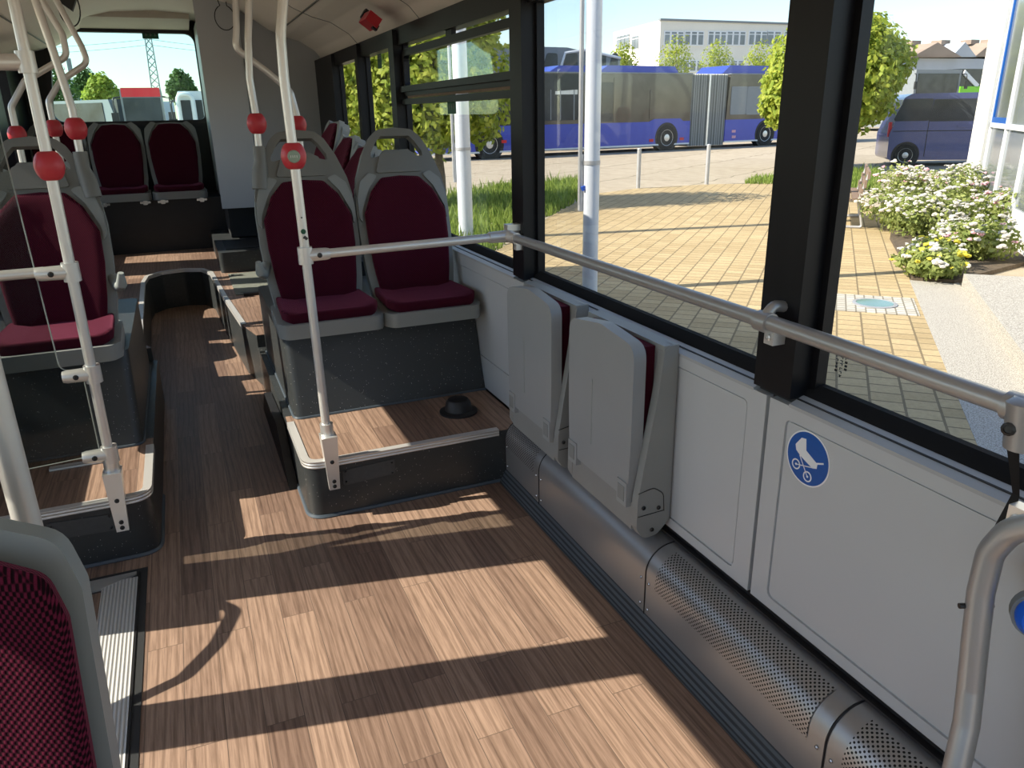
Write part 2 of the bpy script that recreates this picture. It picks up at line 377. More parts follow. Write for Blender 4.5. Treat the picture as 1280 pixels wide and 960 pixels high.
    def cyl(s, p, q, r, n=16, r2=None): return s.tube([p, q], [r, r if r2 is None else r2], n)
    def lathe(s, prof, o, axis=(0, 0, 1), n=24):
        o, ax = Vector(o), Vector(axis).normalized(); a = Vector((0, 0, 1)) if abs(ax.z) < .9 else Vector((1, 0, 0)); u = ax.cross(a).normalized(); v = ax.cross(u)
        rr = [[s.bm.verts.new(o+ax*h+(u*math.cos(2*math.pi*k/n)+v*math.sin(2*math.pi*k/n))*max(r, 1e-4)) for k in range(n)] for r, h in prof]
        for A, B in zip(rr, rr[1:]):
            for k in range(n): s.bm.faces.new([A[k], A[(k+1) % n], B[(k+1) % n], B[k]])
        s.bm.faces.new(list(reversed(rr[0]))); s.bm.faces.new(rr[-1]); return s
    def ball(s, c, r, seg=12, rings=8):
        r = (r, r, r) if isinstance(r, (int, float)) else r
        bmesh.ops.create_uvsphere(s.bm, u_segments=seg, v_segments=rings, radius=1, matrix=Matrix.Translation(c) @ Matrix.Diagonal((*r, 1))); return s
    def sweep(s, prof, y0, y1, uv=False, cap=True):
        """profile in (x, z) swept along y; uv = (y, arc length)"""
        A = [s.bm.verts.new((p[0], y0, p[1])) for p in prof]; B = [s.bm.verts.new((p[0], y1, p[1])) for p in prof]
        lay = s.bm.loops.layers.uv.new('UVMap') if uv else None; arc = 0
        for i in range(len(prof)-1):
            f = s.bm.faces.new([A[i], A[i+1], B[i+1], B[i]])
            l = math.dist(prof[i], prof[i+1])
            if uv:
                for lp, q in zip(f.loops, ((y0, arc), (y0, arc+l), (y1, arc+l), (y1, arc))): lp[lay].uv = q
            arc += l
        return s
    def quad(s, c, a, b):
        c, a, b = Vector(c), Vector(a), Vector(b)
        s.bm.faces.new([s.bm.verts.new(q) for q in (c-a-b, c+a-b, c+a+b, c-a+b)]); return s
    def build(s, name, mat, parent=None, sharp=40, recalc=True):
        if recalc: bmesh.ops.recalc_face_normals(s.bm, faces=s.bm.faces)
        me = bpy.data.meshes.new(name)
        for f in s.bm.faces: f.smooth = True
        if parent is not None and parent.get('_w'):
            off = Vector(parent['_w']); bmesh.ops.translate(s.bm, verts=s.bm.verts, vec=-off)
        s.bm.to_mesh(me); s.bm.free(); me.set_sharp_from_angle(angle=math.radians(sharp))
        me.materials.append(M[mat] if isinstance(mat, str) else mat)
        o = bpy.data.objects.new(name, me); COL.objects.link(o)
        if s.bev: wn = o.modifiers.new('normals', 'WEIGHTED_NORMAL'); wn.keep_sharp = True
        if parent is not None:
            o.parent = parent
            if parent.get('_w'): o['_w'] = parent['_w']
        return o
def tag(o, label, cat, group=None, kind=None):
    o['label'] = label; o['category'] = cat
    if group: o['group'] = group
    if kind: o['kind'] = kind
    return o
def struct(o): o['kind'] = 'structure'; return o
def thing(name, label, cat, loc=(0, 0, 0), rz=0, group=None, world=True):
    """Empty at the base of a thing. world=True: its parts are written in bus coordinates and shifted to it"""
    o = bpy.data.objects.new(name, None); COL.objects.link(o); o.location = loc; o.rotation_euler = (0, 0, rz); o.empty_display_size = .1
    if world: o['_w'] = tuple(loc)
    return tag(o, label, cat, group)
def copy_tree(o, parent=None):
    c = o.copy(); COL.objects.link(c)
    if parent: c.parent = parent
    for ch in o.children: copy_tree(ch, c)
    return c
def screw(mb, c, ax, r=.008):
    c, ax = Vector(c), Vector(ax).normalized(); mb.lathe([(r, 0), (r, .002), (r*.6, .004), (r*.55, .0015)], c, ax, 10)

# ================================================================== BUS SHELL
WX = 1.215      # inner face of the right wall panels
GX = 1.285      # plane of the side glass
b = MB(); b.box(-1.28, 1.28, -3, 8.8, -.06, 0); struct(b.build('floor', 'wood'))
# ceiling: coved profile
prof = [(1.31, 1.93), (1.22, 2.03), (1.10, 2.10), (.98, 2.13), (.86, 2.18), (.72, 2.27), (.58, 2.35), (.35, 2.40), (0, 2.42)]
prof = prof+[(-x, z) for x, z in reversed(prof[:-1])]
pr3 = fillet([(x, 0, z) for x, z in prof], .08, 3)
inner = [(p.x, p.z) for p in pr3]
outer = [(-1.31, 2.3), (-1.22, 2.62), (-1.0, 2.75), (1.0, 2.75), (1.22, 2.62), (1.31, 2.3)]
b = MB(); b.prism(inner+outer, (0, 0, 0), (1, 0, 0), (0, 0, 1), (0, 1, 0), -3, 8.9); struct(b.build('ceiling', 'ceil', sharp=25))
# ceiling joints
b = MB()
for yy in (1.2, 2.7, 4.2, 5.7):
    b.tube([(p[0], yy, p[1]-.001) for p in inner], .0025, 4)
for sx in (1, -1):
    b.box(sx*.915-.004, sx*.915+.004, -2.9, 8.5, 2.148, 2.156); 
struct(b.build('trim_ceiling_joints', 'headgrey'))
for sx, side in ((1, 'right'), (-1, 'left')):
    x0, x1 = sorted((sx*1.24, sx*1.31))
    zh_ = 1.87 if sx > 0 else 1.935
    b = MB(); b.box(x0, x1, -3, 8.75, zh_, 1.96, .008); struct(b.build('trim_header_'+side, 'pillar'))
# lower walls (outer skin and black track behind the panels)
b = MB(); b.box(1.236, 1.30, -3, 8.8, -.25, .868); struct(b.build('wall_right', 'dark'))
b = MB(); b.box(1.222, 1.236, -3, 2.75, .262, .30); b.box(1.205, 1.236, -3, 2.75, .283, .29); struct(b.build('trim_track_right', 'black'))
# sill: bevelled grey ledge and black gasket, in lengths between the pillars
YP = [(-3, -.35), (-.24, 1.256), (1.379, 2.76), (2.87, 4.55), (4.66, 5.49), (5.57, 6.40)]
b = MB(); g = MB()
for y0, y1 in YP:
    b.prism([(1.2155, .85), (1.2155, .858), (1.252, .872), (1.30, .872), (1.30, .85)], (0, 0, 0), (1, 0, 0), (0, 0, 1), (0, 1, 0), y0, y1)
    g.prism([(1.256, .870), (1.260, .880), (1.2815, .899), (1.30, .899), (1.30, .870)], (0, 0, 0), (1, 0, 0), (0, 0, 1), (0, 1, 0), y0-.004, y1+.004)
b.box(1.2155, 1.30, 6.4, 7.2, .85, .872)
struct(b.build('trim_sill_right', 'sillgrey')); struct(g.build('trim_gasket_right', 'gasket'))
# right pillars
for i, (y0, y1) in enumerate([(-.35, -.24), (1.256, 1.379), (2.76, 2.87), (4.55, 4.66), (5.49, 5.57), (6.40, 7.2)]):
    b = MB(); b.box(1.2149, 1.29, y0, y1, .868, 1.95, .006); b.box(1.27, 1.30, y0-.018, y1+.018, .868, 1.93)
    struct(b.build('trim_%d' % (i+1), 'pillar'))
# right windows
for i, (y0, y1) in enumerate(YP):
    b = MB(); b.box(1.282, 1.288, y0, y1, .88, 1.92); o = struct(b.build('window_%d' % (i+1), 'glass'))
    if i == 3:      # tilting hopper window above the fixed pane
        f = MB()
        out = fillet([(2.89, 1.60, 0), (4.53, 1.60, 0), (4.53, 1.845, 0), (2.89, 1.845, 0)], .05, 4, True)
        ins = fillet([(2.925, 1.645, 0), (4.49, 1.645, 0), (4.49, 1.81, 0), (2.925, 1.81, 0)], .035, 4, True)
        f.prism([(p.x, p.y) for p in out], (1.255, 0, 0), (0, 1, 0), (0, 0, 1), (1, 0, 0), 0, .03, hole=[(p.x, p.y) for p in ins], bev=.006)
        f.build('hopper_frame', 'pillar', o)
        f = MB(); f.box(1.236, 1.262, 2.90, 4.53, 1.622, 1.652, .006); f.build('hopper_rail', 'pillar', o)
        f = MB(); f.box(1.245, 1.28, 2.885, 4.54, 1.555, 1.585, .006); f.build('hopper_sill', 'pillar', o)
        f = MB(); f.box(1.262, 1.278, 2.93, 4.48, 1.588, 1.600); f.build('hopper_gap_strip', 'benchwood', o)
        f = MB(); f.box(1.258, 1.282, 3.66, 3.74, 1.82, 1.90, .006); f.build('hopper_catch', 'pillar', o)
# left wall, door and windows (mostly out of view; daylight comes through them)
b = MB()
for y0, y1 in ((-3, -.3), (2.62, 8.8)): b.box(-1.30, -1.22, y0, y1, -.25, .868)
b.box(-1.30, -1.22, -.3, 1.30, -.25, .60)
struct(b.build('wall_left', 'panel'))
for i, (y0, y1, z0) in enumerate([(-.35, -.24, .6), (1.27, 1.40, -.25), (2.62, 2.84, -.06), (4.27, 4.66, .868), (5.95, 6.2, .868), (7.0, 7.62, .868), (8.06, 8.8, .868)]):
    b = MB(); b.box(-1.30, -1.215, y0, y1, z0, 1.95, .006); struct(b.build('trim_%d' % (i+11), 'pillar'))
for i, (y0, y1, z0) in enumerate([(-3, -.35, .86), (-.24, 1.27, .6), (2.84, 4.27, .86), (4.66, 5.95, .86), (6.2, 7.0, .86), (7.62, 8.06, .86)]):
    b = MB(); b.box(-1.288, -1.282, y0, y1, z0, 1.95); struct(b.build('window_%d' % (i+11), 'glass'))
b = MB(); b.box(-1.31, -1.24, 1.38, 2.64, 1.935, 1.96); struct(b.build('trim_door_header', 'pillar'))
dr = MB()
for y0, y1 in ((1.40, 2.01), (2.01, 2.62)):
    out = [(y0+.002, -.2), (y1-.002, -.2), (y1-.002, 1.958), (y0+.002, 1.958)]; ins = [(y0+.045, .06), (y1-.058 if y0 < 2 else y1-.03, .06), (y1-.058 if y0 < 2 else y1-.03, 1.93), (y0+.045 if y0 < 2 else y0+.115, 1.93)]
    if y0 > 2: ins[0] = (y0+.115, .06)
    dr.prism(out, (-1.285, 0, 0), (0, 1, 0), (0, 0, 1), (1, 0, 0), -.02, .02, hole=ins)
d = struct(dr.build('door_1', 'pillar'))
b = MB(); b.box(-1.288, -1.283, 1.41, 2.61, .02, 1.94); b.build('door_glass', 'glass', d)
b = MB(); b.tube(fillet([(-1.265, 2.04, .60), (-1.19, 2.06, .62), (-1.17, 2.20, .82), (-1.17, 2.34, .90), (-1.17, 2.50, .95), (-1.265, 2.60, .97)], .08, 6), .017, 10); b.build('door_handle', 'alupole', d)
b = MB(); b.box(-1.29, -1.262, 2.47, 2.61, .05, .99, .01); b.build('lower_corner_plate', 'pillar', d)
# rear wall and rear window
rw0, rw1, rz0, rz1 = -1.02, .335, 1.49, 2.285
b = MB(); out = [(-1.30, .31), (1.30, .31), (1.30, 1.95), (1.1, 2.12), (.6, 2.4), (-.6, 2.4), (-1.1, 2.12), (-1.30, 1.95)]
hol = [(p.x, p.y) for p in fillet([(rw0, rz0, 0), (rw1, rz0, 0), (rw1, rz1, 0), (rw0+.12, rz1, 0)], [.10, .06, .10, .12], 6, True)]
b.prism(out, (0, 8.76, 0), (1, 0, 0), (0, 0, 1), (0, 1, 0), 0, .06, hole=hol); struct(b.build('wall_rear', 'dark'))
b = MB(); b.box(rw0-.01, rw1+.01, 8.785, 8.791, rz0-.01, rz1+.01); struct(b.build('window_20', 'glassrear'))
b = MB(); b.prism(fillet([(rw0-.05, rz0-.05, 0), (rw1+.05, rz0-.05, 0), (rw1+.05, rz1+.03, 0), (rw0+.07, rz1+.03, 0)], .12, 6, True), (0, 8.74, 0), (1, 0, 0), (0, 0, 1), (0, 1, 0), 0, .02, hole=hol); struct(b.build('trim_rear_window', 'black'))
b = MB(); b.prism([(8.2, 2.46), (8.2, 2.36), (8.55, 2.32), (8.74, 2.315), (8.74, 2.46)], (-1.1, 0, 0), (0, 1, 0), (0, 0, 1), (1, 0, 0), 0, 1.40); struct(b.build('trim_rear_header', 'ceil2'))
b = MB(); b.box(.345, .375, 8.0, 8.74, .8, 2.33, .01); struct(b.build('trim_rear_corner', 'seatrim'))

# ================================================================== RAISED FLOORS
ZP, ZR = .24, .31
aisR = [(.28, 4.5), (.255, 4.63), (.222, 4.79), (.164, 5.68), (.120, 6.66), (.06, 6.86), (-.08, 6.93), (-.25, 6.88), (-.345, 6.74), (-.365, 6.5), (-.345, 5.2), (-.325, 4.62), (-.28, 4.5)]
outl = [(1.23, 4.5), (1.23, 8.0), (-1.215, 8.0), (-1.215, 4.5)]
ls = [(p.x, p.y) for p in fillet([(x, y, 0) for x, y in aisR], .05, 3)]
pl = thing('rear_platform', 'raised rear floor of wood planks around the sunken aisle end', 'platform', (0, 7.4, 0))
b = MB(); b.prism(list(reversed(ls))+outl, d0=0, d1=ZR-.004); b.build('riser_body', 'speck', pl)
b = MB(); b.prism(list(reversed(ls))+outl, d0=ZR-.004, d1=ZR); b.build('deck', 'wood', pl)
def nosing(path, z, h=.024, wd=.026, mat='nosing'):
    """aluminium edge strip following a 2d path at height z, lying on the edge and turned down in front"""
    b = MB(); pts = [Vector((x, y, 0)) for x, y in path]; L = len(pts); A = []
    for i, p in enumerate(pts):
        t = (pts[min(i+1, L-1)]-pts[max(i-1, 0)]).normalized(); nrm = Vector((t.y, -t.x, 0))
        A.append([b.bm.verts.new(p+nrm*dx+Vector((0, 0, z+dz))) for dx, dz in ((.004, -h), (.004, .004), (-wd, .004), (-wd, -.001), (-.001, -.001), (-.001, -h))])
    for P, Q in zip(A, A[1:]):
        for k in range(6): b.bm.faces.new([P[k], P[(k+1) % 6], Q[(k+1) % 6], Q[k]])
    b.bm.faces.new(A[0][::-1]); b.bm.faces.new(A[-1]); return b
nosing(list(reversed(ls))[2:-2], ZR).build('edge_strip', 'nosing', pl)
b = MB(); b.box(.25, .53, 5.66, 6.50, ZR, ZR+.006, .003)
for q in ((.28, 6.44), (.50, 5.72), (.30, 5.72), (.50, 6.44)): b.lathe([(.012, 0), (.012, .004)], (*q, ZR+.006), n=8)
b.build('floor_hatch', 'hatch', pl)
b = MB(); b.box(.30, .56, 5.60, 5.635, ZR, ZR+.02, .004); b.build('hatch_edge', 'black', pl)

def podium(name, label, sx):
    """wheel-arch podium: wooden step in front, tall box below the seats behind; sx=1 right, -1 left"""
    ei = .28 if sx > 0 else -.26
    t = thing(name, label, 'seat podium', (sx*.7, 3.0, 0))
    X = lambda x: sx*x
    e = abs(ei); wl = 1.214 if sx > 0 else 1.215
    path = [(X(e), 3.22), (X(e), 2.75), (X(1.085 if sx > 0 else 1.21), 2.75)]
    fl = [(p.x, p.y) for p in fillet([(*q, 0) for q in path], .075, 8)]
    poly = fl+[(X(wl), 2.75), (X(wl), 4.5), (X(e), 4.5)]
    if sx > 0: fl = fl
    poly2 = poly if sx < 0 else poly
    b = MB(); b.prism(poly2, d0=0, d1=ZP-.004, bev=0); b.build('podium_body', 'speck', t)
    b = MB(); b.prism(fl+[(X(wl), 2.75), (X(wl), 3.3), (X(e), 3.3)], d0=ZP-.004, d1=ZP); b.build('deck', 'wood', t)
    nosing(fl if sx > 0 else list(reversed(fl)), ZP, wd=.026).build('edge_strip', 'nosing', t)
    # cove where the front meets the floor
    b = MB(); b.tube([(p[0], p[1], .004) for p in fl], .010, 6); b.build('floor_bead', 'ribdark', t)
    # tall box under the seats
    xi = e+.035
    bx = [(X(xi), 3.24), (X(wl), 3.24), (X(wl), 4.42), (X(xi), 4.42)]
    bx = [(p.x, p.y) for p in fillet([(*q, 0) for q in bx], [.04, 0, 0, .04], 5, True)]
    b = MB(); b.prism(bx, d0=ZP, d1=.612)
    for vtx in b.bm.verts:
        if vtx.co.z > .5 and vtx.co.y < 3.5: vtx.co.y += .125
    b._bevel(b.bm.verts[:], .012); b.build('wheel_box', 'speck', t)
    b = MB(); b.tube([(p[0], p[1], ZP+.003) for p in bx], .007, 6, closed=True); b.build('box_bead', 'ribdark', t)
    b = MB(); x0 = X(.42 if sx > 0 else .39); x1 = X(.63 if sx > 0 else .595)
    b.prism(fillet([(x0, .125, 0), (x1, .135, 0), (x1, .20, 0), (x0, .19, 0)], .008, 3, True), (0, 2.75, 0), (1, 0, 0), (0, 0, 1), (0, -1, 0), 0, .004, bev=.001)
    o = b.build('service_cover', 'cover', t)
    for xx in (x0, x1):
        for zz in (.140, .185): b = MB(); screw(b, (xx+(.012 if xx == min(x0, x1) else -.012), 2.746, zz), (0, -1, 0), .005); b.build('cover_screw', 'screw', o)
    return t
pR = podium('wheel_arch_podium', 'speckled black podium with wooden step under the right-hand seat pair', 1)
pL = podium('wheel_arch_podium', 'speckled black podium with wooden step at the left, behind the glass partition', -1)
b = MB(); b.lathe([(.085, 0), (.085, .008), (.062, .014), (.055, .05), (.045, .062), (0, .066)], (1.0, 3.02, ZP), n=28)
tag(b.build('rubber_cap', 'black'), 'round black rubber cap on the right podium step by the wall', 'cap')
b = MB(); b.prism([(3.05, .0), (4.1, .0), (3.9, .16), (3.35, .20)], (.275, 0, 0), (0, 1, 0), (0, 0, 1), (-1, 0, 0), 0, .035, bev=.012); b.build('aisle_flap', 'black', pR)
b = MB(); b.box(-.62, -.40, 3.11, 3.135, ZP, ZP+.012, .003); b.build('deck_rail', 'nosing', pL)

# rear engine step box, engine tower, rear bench riser
t = thing('engine_step_box', 'dark grey box step in front of the engine tower', 'box', (.7, 6.57, ZR))
b = MB(); b.prism([(p.x, p.y) for p in fillet([(.205, 6.57, 0), (1.23, 6.57, 0), (1.23, 7.99, 0), (.205, 7.99, 0)], [.05, 0, 0, 0], 5, True)], d0=ZR, d1=.475, bev=.02); b.build('box_body', 'speck', t)
b = MB(); b.box(.27, 1.1, 6.72, 7.25, .475, .479); b.build('top_cover', 'dark', t)
b = MB(); b.box(.36, 1.22, 7.38, 8.72, .482, .77); struct(b.build('wall_tower_base', 'dark'))
b = MB()
b.prism([(.30, 7.02), (.62, 7.0), (.64, 7.10), (1.26, 7.16), (1.26, 8.74), (.375, 8.74)], d0=.775, d1=2.40, bev=.012)
struct(b.build('wall_engine_tower', 'tower'))
t = thing('rear_bench_base', 'dark grey plinth below the rear row of seats', 'plinth', (-.45, 8.1, ZR))
b = MB(); b.box(-1.215, .36, 8.0, 8.75, ZR, .775, .01); b.build('plinth_body', 'dark', t)
b = MB(); b.box(-1.215, .36, 7.985, 8.03, .775, .79, .004); b.build('black_rail', 'black', t)
for x in (-.17, .17, -.32, -.66):
    b = MB(); b.box(x-.045, x+.045, 7.965, 7.985, .765, .785, .004); b.box(x-.018, x+.018, 7.955, 7.97, .755, .792, .003); b.build('seat_clip', 'chrome', t)

# ================================================================== SEATS
def mir(h): return [(x, z) for x, z in h]+[(-x, z) for x, z in reversed(h) if abs(x) > 1e-6]
def rnd(o, r, n=4): return [(p.x, p.y) for p in fillet([(x, y, 0) for x, y in o], r, n, True)]
BO, BV, BN = (0, .348, .075), (0, .270, .963), (0, -.963, .270)
def cushion(b, outline, d0, d1, puff, o=BO, v=BV, n=BN, u=(1, 0, 0)):
    """padded slab: outline ring at d0 and d1, then inset rings rising by puff"""
    o, u, v, n = map(Vector, (o, u, v, n)); m = len(outline)
    cx = sum(p[0] for p in outline)/m; cz = sum(p[1] for p in outline)/m
    rings = []
    for sc, d in ((.985, d0), (1, d0+(d1-d0)*.35), (1, d1), (.975, d1+puff*.45), (.93, d1+puff*.75), (.80, d1+puff*.95), (.5, d1+puff)):
        rings.append([b.bm.verts.new(o+u*(cx+(p[0]-cx)*sc)+v*(cz+(p[1]-cz)*sc)+n*d) for p in outline])
    for A, B in zip(rings, rings[1:]):
        for k in range(m): b.bm.faces.new([A[k], A[(k+1) % m], B[(k+1) % m], B[k]])
    b.bm.faces.new(rings[0][::-1]); b.bm.faces.new(rings[-1]); return b
BACK_N = rnd(mir([(.0, -.01), (.165, -.01), (.182, .10), (.196, .25), (.197, .38), (.150, .485), (.092, .548), (0, .556)]), .03)
SHELL_N = rnd(mir([(0, -.045), (.195, -.045), (.215, .10), (.226, .28), (.226, .42), (.215, .52), (.16, .56), (0, .57)]), .04)
BACK_W = rnd(mir([(.0, -.01), (.20, -.01), (.218, .10), (.230, .25), (.231, .475), (.218, .520), (.05, .606), (0, .609)]), .03)
SHELL_W = rnd(mir([(0, -.045), (.21, -.045), (.228, .10), (.238, .28), (.239, .49), (.224, .545), (.06, .624), (0, .628)]), .04)
HEAD = rnd(mir([(0, .50), (.20, .44), (.222, .47), (.205, .56), (.165, .665), (.122, .74), (.085, .772), (0, .782)]), [.0, .01, .03, .05, .05, .05, .05, 0, .05, .05, .05, .05, .03, .01], 4)
HHOLE = rnd(mir([(.062, .678), (.080, .652), (.128, .640), (.124, .668), (.095, .715), (.07, .742)]), .012, 3)
def bus_seat(label, cat='bus seat', side=0, head=True, wide=False, group=None, rz=0, loc=(0, 0, 0)):
    """side: +1/-1 puts grip socket and arm hook on that local x side; 0 none. local origin = middle of the front edge under the pan"""
    t = thing('passenger_chair', label, cat, loc, rz, group, world=False)
    SHELL = SHELL_W if wide else SHELL_N; BACK = BACK_W if wide else BACK_N
    b = MB(); b.prism(SHELL, BO, (1, 0, 0), BV, BN, -.055, -.005, bev=.016, seg=3); b.build('back_shell', 'seatgrey', t)
    if head:
        b = MB(); b.prism(HEAD, BO, (1, 0, 0), BV, BN, -.045, .006, hole=HHOLE[::-1], bev=.010, seg=2)
        hd = b.build('headrest', 'headgrey', t)
        b = MB(); b.prism(rnd(mir([(0, .57), (.115, .57), (.085, .655), (.06, .668), (0, .67)]), .012, 3), BO, (1, 0, 0), BV, BN, .0, .018, bev=.012); b.build('head_pad', 'headgrey', hd)
    for s in (() if wide else (1, -1)):
        b = MB(); o = [(s*.108, .560), (s*.150, .572), (s*.195, .535), (s*.218, .46), (s*.221, .37), (s*.206, .34), (s*.203, .40), (s*.158, .50)]
        b.prism(rnd(o, .012, 3), BO, (1, 0, 0), BV, BN, -.02, .016, bev=.008); b.build('shoulder_trim', 'seatgrey', t)
    b = MB(); cushion(b, BACK, -.01, .012, .016)
    for vtx in b.bm.verts: vtx.co += Vector(BN)*(.030*(vtx.co.x/.2)**2 - .006)
    b.build('back_cushion', 'maroon', t)
    pan = rnd([(-.20, -.005), (.20, -.005), (.228, .05), (.218, .40), (.19, .45), (-.19, .45), (-.218, .40), (-.228, .05)], .04, 4)
    b = MB(); b.prism(pan, (0, 0, 0), (1, 0, 0), (0, 1, 0), (0, 0, 1), .0, .062, bev=.020, seg=3); b.build('seat_pan', 'seatgrey', t)
    cu = rnd([(-.185, .018), (.185, .018), (.208, .07), (.192, .39), (-.192, .39), (-.208, .07)], .035, 4)
    b = MB(); cushion(b, cu, .05, .085, .014, (0, 0, 0), (0, 1, 0), (0, 0, 1)); 
    for vtx in b.bm.verts:       # shallow dish
        vtx.co.z += .035*(vtx.co.x/.2)**2 - .012
    b.build('seat_cushion', 'maroon', t)
    if side:
        b = MB(); x = side*.172
        b.tube([(x*1.1, .495, .58), (x*1.05, .508, .66), (x, .512, .70), (x, .514, .765)], [.036, .034, .027, .027], 16); b.build('grip_socket', 'headgrey', t)
        b = MB(); xx = side*.235
        b.tube(fillet([(xx-side*.02, .40, .30), (xx, .34, .235), (xx+side*.012, .30, .215), (xx+side*.016, .275, .255)], .03, 4), [.026]*2+[.022]*12, 10) if False else b.tube([(xx-side*.025, .42, .25), (xx, .37, .22), (xx+side*.012, .33, .235), (xx+side*.018, .315, .285)], [.024, .026, .022, .012], 10)
        b.build('arm_hook', 'seatrim', t)
    return t
ZS = .615
s1 = bus_seat('maroon seat of the right front pair nearer the aisle, behind the red-ringed pole', side=-1, loc=(.52, 3.2, ZS))
s2 = bus_seat('maroon seat of the right front pair nearer the window', loc=(.975, 3.19, ZS))
s3 = bus_seat('maroon seat at the left with sunlit cushion, behind the glass partition', side=1, loc=(-.535, 3.22, ZS))
# seats behind the front pairs (largely hidden)
# rear row across the back
rear = [(-.49, 'middle of the rear-row maroon seats, left of the seat by the engine tower'), (.0, 'rightmost rear-row maroon seat, beside the grey engine tower'), (-.975, 'leftmost rear-row maroon seat, seen behind the left poles')]
for i, (x, lab) in enumerate(rear):
    r = bus_seat(lab, head=False, group='rear row seats', loc=(x-.01, 7.98, .79))
    r.scale = (1.06, .96, 1.10)
for i, (y, lab) in enumerate(((4.5, 'first'), (5.3, 'second'), (6.1, 'third'))):
    r = bus_seat(lab+' low maroon seat along the left windows, counted from the glass partition', head=False, group='seats along the left windows', loc=(-.87, y, .60))
    b = MB(); b.box(-1.07, -.70, y+.06, y+.42, ZR if y > 4.5 else ZR, .603, .01)
    tt = thing('seat_plinth', 'dark plinth under the '+lab+' low seat along the left windows', 'plinth', (-.87, y+.2, ZR)); b.bm.free(); b = MB(); b.box(-1.07, -.70, y+.06, y+.42, ZR, .60, .01); b.build('plinth_body', 'dark', tt)
# sideways seats along the right windows
for i, (y, z, lab) in enumerate([(4.56, .77, 'nearest of three side-facing maroon seats under the right windows'), (4.98, .815, 'middle of three side-facing maroon seats under the right windows'), (5.42, .90, 'farthest and highest of three side-facing maroon seats by the tower wall')]):
    r = bus_seat(lab, head=False, group='side-facing seats', loc=(.47, y, z))
    r.rotation_euler = (math.radians(-6), 0, math.radians(-86)); r.scale = (.92, 1, 1)
t = thing('side_seat_plinth', 'dark grey plinth carrying the side-facing seats', 'plinth', (.95, 5.2, ZR))
b = MB(); b.box(.60, 1.21, 4.51, 4.76, ZR+.001, .68, .01); b.box(.60, 1.21, 4.77, 5.19, ZR+.001, .73, .01); b.box(.60, 1.21, 5.20, 5.64, ZR+.001, .81, .01); b.build('plinth_body', 'dark', t)
# seat close to the camera at the left
bus_seat('large maroon seat back at lower left, nearest the camera', head=False, wide=True, loc=(-.398, .33, .487))
t = thing('seat_pedestal', 'grey pedestal under the nearest left seat', 'pedestal', (-.39, .6, 0))
b = MB(); b.box(-.55, -.23, .42, .78, 0, .487, .02); b.build('pedestal_body', 'seatgrey', t)

# ================================================================== POLES
def ring(p, ax, parent, r=.036, button=None):
    p = Vector(p); ax = Vector(ax).normalized()
    b = MB(); b.lathe([(.018, -.043), (.024, -.0415), (.031, -.035), (.0375, -.024), (.0415, -.010), (.0425, 0), (.0415, .010), (.0375, .024), (.031, .035), (.024, .0415), (.018, .043)], p, ax, 24)
    o = b.build('red_ring', 'red', parent)
    if button is not None:
        d = Vector(button).normalized(); b = MB(); b.lathe([(.021, 0), (.021, .005), (.018, .008), (.0, .009)], p+d*.039, d, 20); q = b.build('stop_button', 'button', o)
        b = MB(); u = d.cross(Vector((0, 0, 1))).normalized()
        for k in range(4): b.bar(p+d*.0478+u*(-.010+k*.0066)-Vector((0, 0, .004)), p+d*.0478+u*(-.010+k*.0066)+Vector((0, 0, .004)), .0014, .001, up=d)
        b.build('button_lettering', 'signwhite', q)
    return o
def clamp(p, parent, d=(1, 0, 0), ln=.07, mat='alupole', r=.026):
    """pipe clamp round a vertical pole with a stub towards d and a bolt"""
    p, d = Vector(p), Vector(d).normalized()
    b = MB(); b.cyl(p-Vector((0, 0, .030)), p+Vector((0, 0, .030)), r, 20); b.tube([p, p+d*(ln-.012), p+d*ln], [.024, .022, .019], 16)
    o = b.build('clamp', mat, parent)
    s = MB(); n = d.cross(Vector((0, 0, 1))); n = n if n.y < 0 else -n
    screw(s, p+d*(ln*.55)+n*.0225, n, .009); s.build('clamp_bolt', 'screw', o); return o
def foot(x, y, parent, z1=.345):
    """pole foot bolted over the podium edge: sleeve, tapering body and a plate down the front"""
    b = MB(); b.cyl((x, y, z1+.0), (x, y, z1+.045), .025, 20)
    b.hexa([(x-.020, 2.722, .128), (x+.020, 2.722, .128), (x+.020, 2.744, .128), (x-.020, 2.744, .128), (x-.030, y-.045, z1), (x+.030, y-.045, z1), (x+.030, y+.024, z1), (x-.030, y+.024, z1)], .010)
    o = b.build('pole_foot', 'alu', parent)
    for zz in (.142, .163, .245):
        s = MB(); f = (zz-.128)/(z1-.128); screw(s, (x, 2.7215+(y-.045-2.722)*f, zz), (0, -1, .05), .008); s.build('foot_bolt', 'screw', o)
PR = .0165
t = thing('grab_pole', 'grey pole with red ring and round button in front of the right seat pair', 'pole', (.375, 2.79, 0))
b = MB(); b.tube(fillet([(.381, 2.77, .345), (.370, 2.77, 1.35), (.366, 2.77, 1.62), (.370, 2.77, 1.75), (.40, 2.77, 1.90), (.44, 2.77, 2.36)], .25, 6), PR, 16); b.build('pole_tube', 'alupole', t)
foot(.382, 2.77, t); ring((.3695, 2.77, 1.375), (0, 0, 1), t, button=(-.12, -1, .0))
for zz in (1.17, 1.10): b = MB(); b.lathe([(.003, 0), (.003, .002)], (.371, 2.7535, zz), (0, -1, 0), 8); b.build('pole_hole', 'screw', t)
b = MB(); b.lathe([(.009, 0), (.009, .0015)], (.372, 2.7535, 1.122), (0, -1, .0), 14); b.build('pole_sticker', 'green', t)
b = MB(); b.bar((.372, 2.750, 1.105), (.382, 2.748, 1.095), .010, .004, up=(0, -1, 0)); b.build('pole_clip', 'screw', t)
